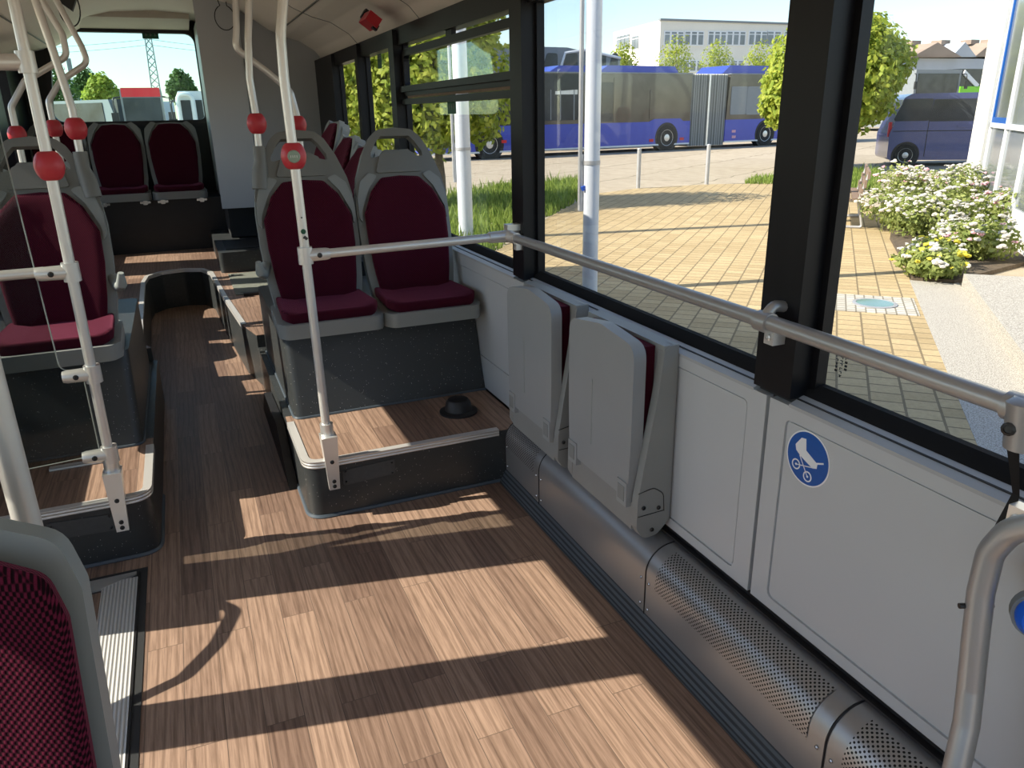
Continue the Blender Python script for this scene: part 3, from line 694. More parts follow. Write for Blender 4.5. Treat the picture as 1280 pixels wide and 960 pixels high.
# cross rail from that pole to the wall, then along the window
t = thing('window_handrail', 'grey handrail from the front pole to the wall and along the windows', 'handrail', (1.16, 2.79, 1.04))
zr = 1.047; xr = 1.165
b = MB(); b.tube([(.385, 2.77, 1.036), (1.15, 2.79, 1.042)], .0165, 16); b.build('cross_rail', 'alupole', t)
o = clamp((.3725, 2.77, 1.036), t, (1, 0, 0), .085)
b = MB(); b.tube([(xr, 2.80, 1.042), (xr, 1.30, zr+.002), (xr, .70, zr)], .0175, 16); b.build('window_rail', 'steeltube', t)
b = MB(); b.tube([(1.08, 2.79, 1.042), (1.15, 2.79, 1.042), (xr, 2.775, 1.042), (xr, 2.71, 1.042)], [.0215, .024, .024, .0215], 16); b.tube([(xr, 2.80, 1.042), (1.2155, 2.81, 1.05)], .014, 10); b.box(1.16, 1.2155, 2.79, 2.83, 1.06, 1.085, .006); o = b.build('corner_elbow', 'alupole', t)
b = MB(); b.box(1.19, 1.2155, 2.775, 2.80, .985, 1.015, .004); b.build('elbow_lug', 'alupole', o)
b = MB()
b.tube([(xr, 1.285, zr), (xr, 1.325, zr)], .0235, 20); b.tube(fillet([(xr, 1.305, zr+.012), (1.185, 1.305, zr+.035), (1.2155, 1.305, zr+.03)], .02, 4), .013, 10)
o = b.build('pillar_bracket', 'steeltube', t)
b = MB(); b.box(1.18, 1.2155, 1.29, 1.32, zr-.055, zr-.022, .008); screw(b, (1.179, 1.305, zr-.038), (-1, 0, 0), .008); b.build('bracket_lug', 'alupole', o)
# near end fitting
b = MB(); c0 = onx(1262, 512, xr)
b.tube([(xr, .735, zr), (xr, .66, zr)], [.024, .026], 18); b.tube([(xr, .70, zr+.022), (xr, .70, zr+.015), (xr, .695, zr-.06)], [.024, .034, .030], 18); b.tube([(xr, .68, zr), (1.2155, .66, zr)], .02, 12)
o = b.build('end_fitting', 'steeltube', t); b = MB(); screw(b, (xr-.033, .705, zr-.025), (-1, -.25, .1), .011); b.build('fitting_bolt', 'screw', o)

def ringed_pole(label, path, ringat, foot_z=None, r=.0155):
    p0 = path[0]; t = thing('grab_pole', label, 'pole', (p0[0], p0[1], p0[2]))
    b = MB(); b.tube(fillet(path, .05, 6), r, 14); b.build('pole_tube', 'alupole', t); ring(ringat, (0, 0, 1), t); return t
ys = 3.2+.514
ringed_pole('slim grey pole rising from the socket of the right aisle seat', [(.348, ys, ZS+.73), (.352, ys, 1.52), (.345, ys, 1.66), (.36, ys, 1.82), (.42, ys, 2.20), (.44, ys, 2.36)], (.352, ys, 1.475))
ringed_pole('grey pole bent toward the ceiling behind the right seat pair', [(.60, 4.2, .612), (.60, 4.2, 1.50), (.579, 4.2, 1.62), (.48, 4.2, 1.71), (.343, 4.2, 1.817), (.36, 4.2, 1.911), (.403, 4.2, 2.35)], (.60, 4.2, 1.462))
t = thing('grab_pole', 'thick grey pole with red ring carrying the left glass partition', 'pole', (-.362, 2.80, 0))
b = MB(); b.tube([(-.366, 2.78, .345), (-.360, 2.78, 1.4), (-.360, 2.78, 2.38)], PR, 16); b.build('pole_tube', 'alupole', t)
foot(-.366, 2.78, t); ring((-.360, 2.78, 1.372), (0, 0, 1), t)
for z, d, ln in ((1.045, (-1, 0, 0), .10), (.70, (-1, 0, 0), .09), (.405, (-1, 0, 0), .085), (1.665, (-1, 0, 0), .16)): clamp((-.362, 2.78, z), t, d, ln)
b = MB(); b.tube([(-.44, 2.80, 1.048), (-1.2, 2.80, 1.042)], .0165, 14); b.build('cross_rail', 'alupole', t)
ringed_pole('slim grey pole rising from the socket of the left aisle seat', [(-.363, 3.734, ZS+.73), (-.36, 3.734, 1.55), (-.385, 3.734, 1.76), (-.42, 3.734, 2.0), (-.44, 3.734, 2.36)], (-.36, 3.734, 1.47))
ringed_pole('left rear pole with one wide bend near the window, closest to the aisle', [(-.575, 4.9, ZR), (-.575, 4.9, 1.50), (-.575, 4.9, 1.60), (-.50, 4.9, 1.70), (-.355, 4.9, 1.79), (-.37, 4.9, 1.87), (-.45, 4.9, 2.1), (-.52, 4.9, 2.33)], (-.575, 4.9, 1.465))
ringed_pole('left rear pole with a bend, standing nearest the left wall', [(-.715, 4.6, ZR), (-.705, 4.6, 1.46), (-.705, 4.6, 1.57), (-.62, 4.6, 1.69), (-.42, 4.6, 1.80), (-.42, 4.6, 1.90), (-.50, 4.6, 2.1), (-.58, 4.6, 2.31)], (-.705, 4.6, 1.44))
p = ony(36, 660, 1.06)
ringed_t = thing('grab_pole', 'grey pole in the lower left foreground rising behind the nearest seat', 'pole', (p.x, p.y, 0))
b = MB(); b.tube([(p.x, p.y, .0), (p.x, p.y, 2.36)], .0165, 18); b.build('pole_tube', 'alupole', ringed_t)
b = MB(); b.lathe([(.03, 0), (.03, .03), (.02, .05)], (p.x, p.y, .0025)); b.build('pole_flange', 'alupole', ringed_t)

# glass partition at the left
t = thing('glass_partition', 'clear glass partition hung on clamps beside the left pole', 'glass panel', (-.8, 2.8, .3))
gl = fillet([(-.478, 1.72, 0), (-.458, .715, 0), (-.395, .715, 0), (-.395, .40, 0), (-1.20, .36, 0), (-1.20, 1.72, 0)], [.04, .05, 0, .02, 0, 0], 5, True)
b = MB(); b.prism([(p.x, p.y) for p in gl], (0, 2.797, 0), (1, 0, 0), (0, 0, 1), (0, 1, 0), 0, .006); b.build('pane', 'glasspart', t)
b = MB(); b.tube([(p.x, 2.80, p.y) for p in gl], .0022, 4, closed=True); b.build('polished_edge', 'seatrim', t)

# ================================================================== RIGHT WALL: panels, folding seats, heater
def wall_panel(label, y0, y1, z0, z1, gy0, gy1, gz0, gz1):
    t = thing('wall_panel', label, 'wall panel', (1.225, (y0+y1)/2, z0))
    b = MB(); out = [(y0+.003, z0), (y1-.003, z0), (y1-.003, z1), (y0+.003, z1)]
    ho = rnd([(gy0, gz0), (gy1, gz0), (gy1, gz1), (gy0, gz1)], .02, 3)
    hi = rnd([(gy0+.005, gz0+.005), (gy1-.005, gz0+.005), (gy1-.005, gz1-.005), (gy0+.005, gz1-.005)], .016, 3)
    b.prism(out, (1.236, 0, 0), (0, 1, 0), (0, 0, 1), (-1, 0, 0), 0, .020, hole=ho[::-1], bev=.003)
    b.prism(hi, (1.236, 0, 0), (0, 1, 0), (0, 0, 1), (-1, 0, 0), 0, .017, bev=.004)
    b.prism(ho, (1.236, 0, 0), (0, 1, 0), (0, 0, 1), (-1, 0, 0), 0, .0135)
    b.build('panel_sheet', 'panel', t)
wall_panel('long grey wall panel carrying the blue stroller sticker', -1.2, 1.322, .305, .853, -1.1, 1.262, .335, .82)
wall_panel('grey wall panel behind the two folded seats', 1.328, 2.70, .305, .853, 1.395, 2.60, .335, .82)
wall_panel('grey wall panel beside the right window seat', 2.706, 4.5, .25, .853, 2.80, 4.4, .40, .80)
# folding seats
def folding_seat(label, y0, y1):
    """y0 = near edge, y1 = far edge; folded flat against the wall"""
    t = thing('folding_chair', label, 'folding seat', (1.21, (y0+y1)/2, .30), group='folding seats')
    b = MB(); b.box(1.165, 1.214, y0, y1, .33, .885, .012, 2); b.build('back_plate', 'foldside', t)
    b = MB(); b.box(1.135, 1.168, y0+.045, y1-.045, .45, .875, .012); b.build('cushion', 'maroon', t)
    prof = [(1.185, .885), (1.165, .875), (1.150, .74), (1.118, .55), (1.098, .42), (1.096, .33), (1.12, .288), (1.17, .295), (1.205, .33), (1.205, .885)]
    for ya, yb, nm in ((y0-.004, y0+.028, 'side_wing'), (y1-.028, y1+.004, 'side_wing')):
        b = MB(); b.prism([(p.x, p.y) for p in fillet([(x, z, 0) for x, z in prof], .03, 4, True)], (0, ya, 0), (1, 0, 0), (0, 0, 1), (0, 1, 0), 0, yb-ya, bev=.006)
        o = b.build(nm, 'foldside', t)
        if ya < y0:
            for q in ((1.118, .395), (1.17, .385), (1.15, .315)): s = MB(); screw(s, (q[0], ya-.001, q[1]), (0, -1, 0), .007); s.build('wing_screw', 'screw', o)
            s = MB(); s.tube(fillet([(1.098, ya-.001, .445), (1.15, ya-.001, .455), (1.185, ya-.001, .43), (1.19, ya-.001, .37)], .03, 4), .0015, 4); s.tube([(1.10, ya-.001, .368), (1.19, ya-.001, .372)], .0015, 4); s.build('cap_seam', 'screw', o)
    pan = [(y0+.035, .41), (y1-.030, .41), (y1-.022, .60), (y1-.022, .880), ((y0+y1)/2, .908), (y0+.026, .885), (y0+.026, .60)]
    pan = rnd(pan, [.01, .01, .05, .05, .15, .05, .05], 5)
    b = MB(); b.prism(pan, (1.125, 0, 0), (0, 1, 0), (0, 0, 1), (-1, 0, 0), 0, .040, bev=.016, seg=3); o = b.build('seat_flap', 'foldgrey', t)
    b = MB(); yc = (y0+y1)/2+.04; b.box(1.0835, 1.0855, yc-.001, yc+.001, .50, .72); b.build('moulding_line', 'seatrim', o)
    b = MB(); b.box(1.098, 1.14, y0+.028, y1-.028, .312, .40, .012); b.build('base_rail', 'foldside', t)
    b = MB(); b.box(1.10, 1.12, y0+.045, y1-.045, .40, .415); b.build('dark_gap', 'black', t)
    for ya in (y0+.035, y1-.085):
        b = MB(); b.box(1.081, 1.11, ya, ya+.055, .385, .462, .006); h = b.build('hinge_cover', 'foldgrey', t)
        b = MB(); b.box(1.0795, 1.0815, ya+.012, ya+.048, .40, .448, .001); b.build('hinge_recess', 'seatgrey', h)
folding_seat('grey folded wall seat nearer the stroller sticker', 1.69, 2.13)
folding_seat('grey folded wall seat nearer the seat podium', 2.215, 2.65)
# stroller sticker
t = thing('stroller_sign', 'round blue sticker with a white pram on the grey wall panel', 'sticker', (1.2185, 1.184, .749))
SX = 1.2188
Q = lambda a, c, d=0: (SX-d, 1.184-a, .749+c)
def disc(b, a, c, r, d0, d1, n=40, hole=None, ra=1):
    b.prism([(a+r*math.cos(2*math.pi*k/n), c+r*math.sin(2*math.pi*k/n)) for k in range(n)], (SX, 1.184, .749), (0, -1, 0), (0, 0, 1), (-1, 0, 0), d0, d1, hole=[(a+hole*math.cos(-2*math.pi*k/n), c+hole*math.sin(-2*math.pi*k/n)) for k in range(n)] if hole else None)
b = MB(); disc(b, 0, 0, .066, 0, .0008, 48); b.build('white_rim', 'signwhite', t)
b = MB(); disc(b, 0, 0, .0625, .0008, .0012, 48); b.build('blue_disc', 'signblue', t)
b = MB()
def sp(pts): b.prism([(x, z) for x, z in pts], (SX, 1.184, .749), (0, -1, 0), (0, 0, 1), (-1, 0, 0), .0012, .0016)
sp([(-.040, .021), (-.024, .043), (-.010, .045), (-.006, .018), (.026, .002), (.031, -.001), (.030, -.012), (.018, -.016), (-.020, -.002), (-.036, .008)])
def ln(p, q, w_=.0022):
    d = Vector((q[0]-p[0], q[1]-p[1])); n_ = Vector((-d.y, d.x)).normalized()*w_/2
    sp([(p[0]-n_.x, p[1]-n_.y), (q[0]-n_.x, q[1]-n_.y), (q[0]+n_.x, q[1]+n_.y), (p[0]+n_.x, p[1]+n_.y)])
ln((.028, 0), (.048, .008), .004); ln((-.024, 0), (.004, -.040)); ln((.020, -.014), (-.030, -.026)); 
disc(b, -.032, -.026, .013, .0012, .0016, 24, .0098); disc(b, .006, -.042, .013, .0012, .0016, 24, .0098); disc(b, -.032, -.026, .003, .0012, .0016, 10); disc(b, .006, -.042, .003, .0012, .0016, 10)
b.build('pram_symbol', 'signwhite', t)
# window etching at the foot of window 2
t = thing('glass_etching', 'small dark etched marking in the lower corner of the near window', 'marking', (1.281, 1.19, .95))
b = MB()
for r_, (yy, n_) in enumerate(((1.196, 5), (1.183, 6), (1.170, 4))):
    for k in range(n_):
        z0 = .985-k*.0085-random.random()*.002; b.box(1.2805, 1.2815, yy-.0035, yy+.0035, z0-.0015, z0); b.box(1.2805, 1.2815, yy+random.choice((-.003, .002)), yy+random.choice((-.0015, .0035)), z0-.005, z0)
b.build('etched_marks', 'dark', t)
# floor kick strip and heater covers
b = MB(); b.sweep([(1.078, .0015), (1.080, .004), (1.092, .012), (1.118, .058), (1.13, .058)], -1.5, 2.75)
bmesh.ops.solidify(b.bm, geom=b.bm.faces[:], thickness=-.004)
t = thing('kick_strip', 'ribbed blue-grey vinyl strip along the foot of the right wall', 'floor strip', (1.1, .6, 0)); b.build('ribbed_strip', 'ribstrip', t, sharp=20)
HP = [(1.115, .048), (1.115, .19)]+[(1.115+.085*(1-math.cos(a)), .19+.085*math.sin(a)) for a in np.linspace(.12, math.pi/2, 9)]+[(1.212, .276)]
def heater(label, y0, y1, perf, py0=0, py1=0, seam=False):
    t = thing('heater_cover', label, 'heater cover', (1.16, (y0+y1)/2, 0), group=None)
    b = MB(); b.prism([(x, z) for x, z in HP]+[(1.222, .276), (1.222, .048)], (0, y0+.002, 0), (1, 0, 0), (0, 0, 1), (0, 1, 0), 0, y1-y0-.004); b.build('cover_sheet', 'heater', t, sharp=30)
    if perf:
        b = MB(); off = .0022
        pp = [(1.115-off, .165), (1.115-off, .19)]+[(1.115+.085-(.085+off)*math.cos(a), .19+(.085+off)*math.sin(a)) for a in np.linspace(.12, 1.38, 10)]
        b.sweep(pp, py0, py1, uv=True)
        b.build('perforated_area', 'perf', t)
    for zz in (.075, .165):
        for yy in (y1-.02, y0+.02): b = MB(); screw(b, (1.1145, yy, zz), (-1, 0, 0), .005); b.build('cover_screw', 'chrome', t)
    b = MB(); q = [(x-.0012, z+.0006) for x, z in HP]
    b.tube([(x, y1-.001, z) for x, z in q], .0022, 4); b.build('joint_gasket', 'black', t)
heater('short perforated grey heater cover beside the podium step', 2.415, 2.75, True, 2.46, 2.74)
heater('plain grey heater cover below the folded seats', 1.655, 2.413, False)
heater('long perforated grey heater cover below the stroller panel', .935, 1.653, True, .985, 1.60)
heater('perforated grey heater cover at the bottom right corner', -.6, .933, True, -.5, .885)
b = MB(); b.prism([(1.05, 2.73), (1.09, 2.735), (1.15, 2.6), (1.20, 2.6)], d0=.0, d1=.001); 
# floor trim around the boarding ramp
t = thing('wheelchair_ramp', 'fold-out boarding ramp set in the floor, ribbed metal edge with wood insert', 'ramp', (-.8, 1.9, 0))
b = MB(); b.box(-1.2, -.305, 1.2, 2.66, 0, .0025); b.build('surround', 'dark', t)
b = MB(); b.box(-.445, -.335, 1.22, 2.60, .0025, .007, .001); b.build('hinge_plate', 'ribalu', t)
b = MB(); b.prism([(-1.18, 2.53), (-.45, 2.565), (-.34, 2.62), (-.34, 2.635), (-1.18, 2.635)], d0=.0025, d1=.008, bev=.001); b.build('frame_edge', 'alu', t)
b = MB(); b.box(-1.18, -.447, 1.22, 2.55, .0025, .005); b.build('wood_insert', 'wood', t)
b = MB(); b.box(-.334, -.328, 1.2, 2.63, .0025, .006); b.build('shadow_gap', 'black', t)

# ================================================================== NEAR RIGHT: restraint frame, strap, knob
t = thing('tubular_bracket', 'bent grey tube of the wheelchair backrest at the right edge', 'tube frame', (1.0, .6, 0))
pts = [onx(1360, 668, 1.06), onx(1300, 655, 1.06), onx(1262, 664, 1.06), onx(1238, 690, 1.055), onx(1226, 740, 1.05), onx(1219, 800, 1.045), onx(1213, 860, 1.04), onx(1208, 905, 1.03), onx(1190, 985, 1.0), onx(1160, 1090, .96)]
b = MB(); b.tube(fillet(pts, .06, 4), .0195, 18); b.tube([pts[-1], (pts[-1].x, pts[-1].y, .0)], .0195, 14); o = b.build('bent_tube', 'steeltube', t)
b = MB(); c = onx(1220, 757, 1.05); b.cyl(c+Vector((-.0245, .0105, 0)), c+Vector((.0245, -.0105, 0)), .0045, 8); b.build('tube_pin', 'screw', o)
t = thing('safety_strap', 'black strap hanging from the handrail end fitting', 'strap', (1.16, .7, .8))
a0, a1, a2 = onx(1266, 560, 1.15), onx(1270, 618, 1.15), onx(1250, 668, 1.14)
b = MB(); L = 10
def stripe(P0, P1, w0, w1, tw0, tw1):
    rows = []
    for k in range(L+1):
        u = k/L; p = P0.lerp(P1, u); a = tw0+(tw1-tw0)*u; ww = w0+(w1-w0)*u
        d = Vector((math.cos(a)*.3, math.sin(a), 0))*ww; rows.append((b.bm.verts.new(p-d), b.bm.verts.new(p+d)))
    for A, B in zip(rows, rows[1:]): b.bm.faces.new([A[0], A[1], B[1], B[0]])
stripe(a0, a1, .011, .007, 1.5, 1.2); stripe(a1, a2, .007, .014, 1.2, 1.5); stripe(a2, onx(1238, 720, 1.14), .014, .014, 1.5, 1.5)
bmesh.ops.solidify(b.bm, geom=b.bm.faces[:], thickness=.0025); o = b.build('webbing', 'black', t)
b = MB(); c = onx(1277, 648, 1.13); b.obox(c, (.012, 0, 0), (0, .016, 0), (0, 0, .020), .005); screw(b, c+Vector((-.013, 0, 0)), (-1, 0, 0), .010); b.build('strap_buckle', 'alu', t)
t = thing('request_button', 'blue push button on the backrest at the right edge', 'button', (1.12, .56, .78))
c = onx(1300, 772, 1.10); b = MB(); b.lathe([(.033, 0), (.033, .010), (.026, .022), (.0, .026)], c, (-.7, -.6, .1), 24); b.build('button_cap', 'knobblue', t)
b = MB(); b.lathe([(.038, -.02), (.038, .0)], c, (-.7, -.6, .1), 24); b.build('button_base', 'seatgrey', t)
t = thing('backrest_pad', 'pale grey backrest board at the lower right edge', 'backrest', (1.18, .45, .0))
b = MB(); b.box(1.13, 1.185, .05, .56, .25, .93, .03, 3); b.build('pad_board', 'seatrim', t)

# ================================================================== SMALL FITTINGS
t = thing('hammer_holder', 'red emergency hammer holder on the ceiling cove above the right windows', 'hammer', (1.12, 4.55, 1.98))
c = Vector((1.085, 4.50, 1.985)); b = MB(); b.obox(c, (.030, 0, -.022), (0, .085, 0), (.016, 0, .022), .008); b.build('red_housing', 'redbox', t)
b = MB(); b.obox(c+Vector((.015, .095, .03)), (.03, 0, -.02), (0, .025, 0), (.014, 0, .02), .006); b.build('black_mount', 'black', t)
b = MB(); b.obox(c+Vector((.012, -.05, -.035)), (.012, 0, -.008), (0, .02, 0), (.008, 0, .012), .003); b.build('black_catch', 'black', t)
def exit_sticker(label, o, u, v, wd, hg, grp='green emergency exit stickers'):
    o, u, v = map(Vector, (o, u, v)); n = u.cross(v); t = thing('exit_sticker', label, 'sticker', tuple(o), group=grp)
    b = MB(); b.obox(o, u*wd/2, v*hg/2, n*.001); b.build('green_sheet', 'green', t)
    b = MB(); b.obox(o+v*hg*.22+n*.0014, u*wd*.38, v*.003, n*.0004); b.obox(o+v*hg*.36+n*.0014, u*wd*.38, v*.003, n*.0004)
    for k in range(3): c = o+u*wd*(-.27+.27*k)-v*hg*.15+n*.0014; b.obox(c, u*wd*.03, v*hg*.12, n*.0004); b.obox(c+u*wd*.05, u*wd*.05, v*.003, n*.0004)
    b.build('sticker_symbols', 'headgrey', t)
p = onx(564.5, 129.5, 1.279); exit_sticker('green exit sticker on the lower pane below the hopper window', p, (0, -1, 0), (0, 0, 1), .125, .095)
p = onx(474.5, 76.5, 1.279); exit_sticker('green exit sticker on the narrow rear side window', p, (0, -1, 0), (0, 0, 1), .10, .085)
p = ony(187.5, 41.5, 8.77); exit_sticker('green exit sticker at the top of the rear window', p, (1, 0, 0), (0, 0, 1), .145, .10)
for lab, (cx, cy), (rx, rz_), pt in (('black cable loop hanging from the ceiling at the upper left', (86, 9), (.055, .10), 5.4), ('thin black cable loop on the front of the engine tower', (281, 22), (.075, .09), 6.95)):
    c = ony(cx, cy, pt); pts = []
    for k in range(21):
        a = math.radians(-250+k*320/20); pts.append((c.x+rx*math.cos(a), pt, c.z+rz_*math.sin(a)))
    pts = [(c.x-rx*.6, pt, 2.4)]+pts+[(c.x+rx*.3, pt, 2.4)]
    b = MB(); b.tube(pts, .004, 6); tag(b.build('cable_loop', 'black'), lab, 'cable')
c = ony(80, 4, 5.3); t = thing('ceiling_bracket', 'dark bracket below the ceiling at the upper left', 'bracket', tuple(c)); b = MB(); b.obox(c+Vector((0, 0, .03)), (.05, 0, -.04), (0, .03, 0), (.015, 0, .03), .006); b.build('bracket_body', 'dark', t)

# ================================================================== OUTSIDE: ground
ZG = -.30
G = lambda px, py: onz(px, py, ZG)
def flat(name, pts, z0, z1, mat): b = MB(); b.prism([(p[0], p[1]) for p in pts], d0=z0, d1=z1); return b.build(name, mat)
struct(flat('ground', [(-300, -200), (400, -200), (400, 500), (-300, 500)], ZG-.2, ZG, 'road'))
gc = G(1140, 360); d1 = Vector((1, 1, 0)).normalized(); d2 = Vector((1, -1, 0)).normalized()
near_end = Vector((gc.x, gc.y, 0))-d1*((gc.x-1.4)*math.sqrt(2))
pv = [near_end, gc, G(1112, 270), G(1052, 236), G(960, 229.5), G(883, 231), G(797, 236), G(742, 243), G(690, 270), G(640, 302), G(575, 346), (1.4, 10.5)]
struct(flat('ground_paving', [(p[0], p[1]) for p in pv], ZG, ZG+.012, 'pavers'))
# granite strip, steps
st = G(1196, 352); wd_s = (Vector((st.x, st.y, 0))-Vector((gc.x, gc.y, 0))).dot(d2)
def along(a0, a1, w0, w1, z0, z1, name, mat):
    o = Vector((gc.x, gc.y, 0)); P = [o+d1*a0+d2*w0, o+d1*a1+d2*w0, o+d1*a1+d2*w1, o+d1*a0+d2*w1]
    return flat(name, P, z0, z1, mat)
struct(along(-6.6, 0.35, 0.0, wd_s, ZG, ZG+.014, 'ground_granite_strip', 'granite'))
t = thing('entrance_steps', 'pale granite entrance steps beside the flower bed', 'steps', tuple(Vector((gc.x, gc.y, ZG))-d1*3))
def astep(a0, a1, w0, w1, z0, z1, nm):
    o = Vector((gc.x, gc.y, 0)); P = [o+d1*a0+d2*w0, o+d1*a1+d2*w0, o+d1*a1+d2*w1, o+d1*a0+d2*w1]
    b = MB(); b.prism([(p.x, p.y) for p in P], d0=z0, d1=z1, bev=.008); b.build(nm, 'granite', t)
wW = (G(1198, 262)-gc).dot(d2)-.03
astep(-7.0, .15, wd_s, wW, ZG, ZG+.15, 'lower_step')
astep(-7.0, -2.35, wd_s+.55, wW, ZG+.15, ZG+.30, 'upper_step')
# in-ground lamp in a square of small cobbles
c = G(1093, 382)
t = thing('ground_lamp', 'round glass ground lamp set in pale cobbles in the paving', 'lamp', (c.x, c.y, ZG+.012))
b = MB(); b.obox((c.x, c.y, ZG+.014), d1*.36, d2*.36, Vector((0, 0, .004))); b.build('cobble_square', 'cobbles', t)
b = MB(); b.lathe([(.20, .018), (.20, .026), (.17, .03), (.165, .026), (.165, .018)], (c.x, c.y, ZG), n=32); b.build('steel_rim', 'galv', t)
b = MB(); b.lathe([(.165, .015), (.165, .027), (.0, .030)], (c.x, c.y, ZG), n=32); b.build('lamp_glass', plain('lamp_glass', srgb(112, 140, 130), .1), t)
# bollards
for i, (x0, y0, lab) in enumerate(((797.5, 236, 'left of two grey bollard posts at the far edge of the paving'), (883, 231, 'right of two grey bollard posts at the far edge of the paving'))):
    c = G(x0, y0); hgt = (onx if 0 else ony)(x0, 186 if i == 0 else 181, c.y).z
    t = thing('bollard', lab, 'bollard', (c.x, c.y, ZG), group='bollard posts')
    b = MB(); b.cyl((c.x, c.y, ZG), (c.x, c.y, hgt-.01), .05, 14); b.build('post', 'galv', t)
    b = MB(); b.ball((c.x, c.y, hgt-.01), (.055, .055, .03)); b.build('post_cap', 'galv', t)
# flagpoles
def flagpole(label, px, py, wpx, rodside, blue=False):
    c = G(px, py); dist = np.dot(CM.T @ (np.array([c.x, c.y, ZG])-CAM), (0, 0, 1)); r = wpx*dist/F/2
    t = thing('flagpole', label, 'flagpole', (c.x, c.y, ZG), group='flagpoles')
    b = MB(); b.tube([(c.x, c.y, ZG), (c.x, c.y, 1.02), (c.x, c.y, 7.5)], [r, r, r*.85], 20); b.build('mast', 'flagpole', t)
    b = MB(); b.lathe([(r*1.06, 0), (r*1.06, .04)], (c.x, c.y, 1.0), n=20); b.build('mast_joint', 'galv', t)
    side = Vector((AX[0]*0-.92, .39, 0)).normalized()
    q = c+side*(r+.035)
    b = MB(); b.tube([(q.x, q.y, .62), (q.x, q.y, 6.9)], .022, 10); b.box(q.x-.012, q.x+.03, q.y-.02, q.y+.02, .55, 1.1, .004); b.build('halyard_guard', 'galv', t)
    if blue:
        b = MB(); b.obox(q+Vector((.03, -.05, .78-q.z)), (.035, 0, .01), (0, .01, 0), (-.01, 0, .02), .004); b.build('blue_tie', 'knobblue', t)
flagpole('white flagpole standing close to the bus with a blue tie', 737, 366, 19, -1, True)
flagpole('white flagpole farther back, seen through the hopper window', 583, 300, 18, -1)
# grass
def grass(name, label, poly, n, h, mat='grass'):
    xs = [p[0] for p in poly]; ys_ = [p[1] for p in poly]; b = MB(); k = 0
    def inside(x, y):
        c = False; j = len(poly)-1
        for i in range(len(poly)):
            xi, yi = poly[i][0], poly[i][1]; xj, yj = poly[j][0], poly[j][1]
            if (yi > y) != (yj > y) and x < (xj-xi)*(y-yi)/(yj-yi)+xi: c = not c
            j = i
        return c
    while k < n:
        x, y = random.uniform(min(xs), max(xs)), random.uniform(min(ys_), max(ys_))
        if not inside(x, y): continue
        k += 1; hh = h*random.uniform(.4, 1.2)*(1.6 if random.random() < .06 else 1); a = random.uniform(0, 6.28); wq = .012*(h/.2+.6)
        dx, dy = math.cos(a)*wq, math.sin(a)*wq; lx, ly = random.uniform(-.4, .4)*hh, random.uniform(-.4, .4)*hh
        b.bm.faces.new([b.bm.verts.new(q) for q in ((x-dx, y-dy, ZG), (x+dx, y+dy, ZG), (x+lx*.5+dx*.6, y+ly*.5+dy*.6, ZG+hh*.6), (x+lx, y+ly, ZG+hh))])
    o = b.build(name, mat, recalc=False); tag(o, label, 'grass', kind='stuff'); return o
gp = [G(*q) for q in ((738, 243), (690, 270), (640, 302), (575, 346), (470, 346), (470, 262), (560, 244), (640, 232), (730, 226))]
grass('grass_strip', 'sunny grass strip beyond the flagpoles left of the paving', gp, 9000, .20)
grass('grass_strip', 'small grass patch beside the bench below the round tree', [G(*q) for q in ((1040, 238), (1100, 238), (1100, 214), (1040, 214))], 2500, .16)
grass('grass_strip', 'thin tuft of grass at the paving edge by the black pillar', [G(*q) for q in ((930, 231), (975, 231), (985, 222), (940, 222))], 500, .14)

# ================================================================== OUTSIDE: plants
def leaf_cloud(blobs, n, size, b=None):
    b = b or MB(); tot = sum(r[0]*r[1]+r[1]*r[2]+r[0]*r[2] for _, r in blobs)
    for c, r in blobs:
        for _ in range(int(n*(r[0]*r[1]+r[1]*r[2]+r[0]*r[2])/tot)):
            v = Vector((random.gauss(0, 1), random.gauss(0, 1), random.gauss(0, 1))).normalized()
            rad = random.uniform(.72, 1.04) if random.random() < .8 else random.uniform(.2, .8)
            rad *= 1+.22*mnoise.noise(Vector(c)+v*2.2)
            p = Vector((c[0]+v.x*r[0]*rad, c[1]+v.y*r[1]*rad, c[2]+v.z*r[2]*rad))
            nn = (v+Vector((random.uniform(-1, 1), random.uniform(-1, 1), random.uniform(-.4, 1.2)))*.9).normalized()
            a = nn.cross(Vector((random.uniform(-1, 1), random.uniform(-1, 1), random.uniform(-1, 1)))).normalized(); bb = nn.cross(a); s_ = size*random.uniform(.6, 1.25)
            b.bm.faces.new([b.bm.verts.new(p+q) for q in (-a*s_, -a*s_*.1-bb*s_*.62, a*s_, -a*s_*.1+bb*s_*.62)])
    return b
def tree(label, base, trunk_h, blobs, n, size, mat='leaf', tr=.10, group=None):
    t = thing('tree', label, 'tree', tuple(base), group=group); base = Vector(base)
    leaf_cloud(blobs, n, size).build('foliage', mat, t, recalc=False)
    b = MB(); top = base+Vector((0, 0, trunk_h)); b.tube([base, base+Vector((.02, 0, trunk_h*.5)), top], [tr*1.2, tr, tr*.7], 10)
    for c, r in blobs[:6]: b.tube([top-Vector((0, 0, trunk_h*.1)), (top+Vector(c))/2+Vector((0, 0, .1)), c], [tr*.5, tr*.35, tr*.12], 6)
    b.build('trunk', 'bark', t)
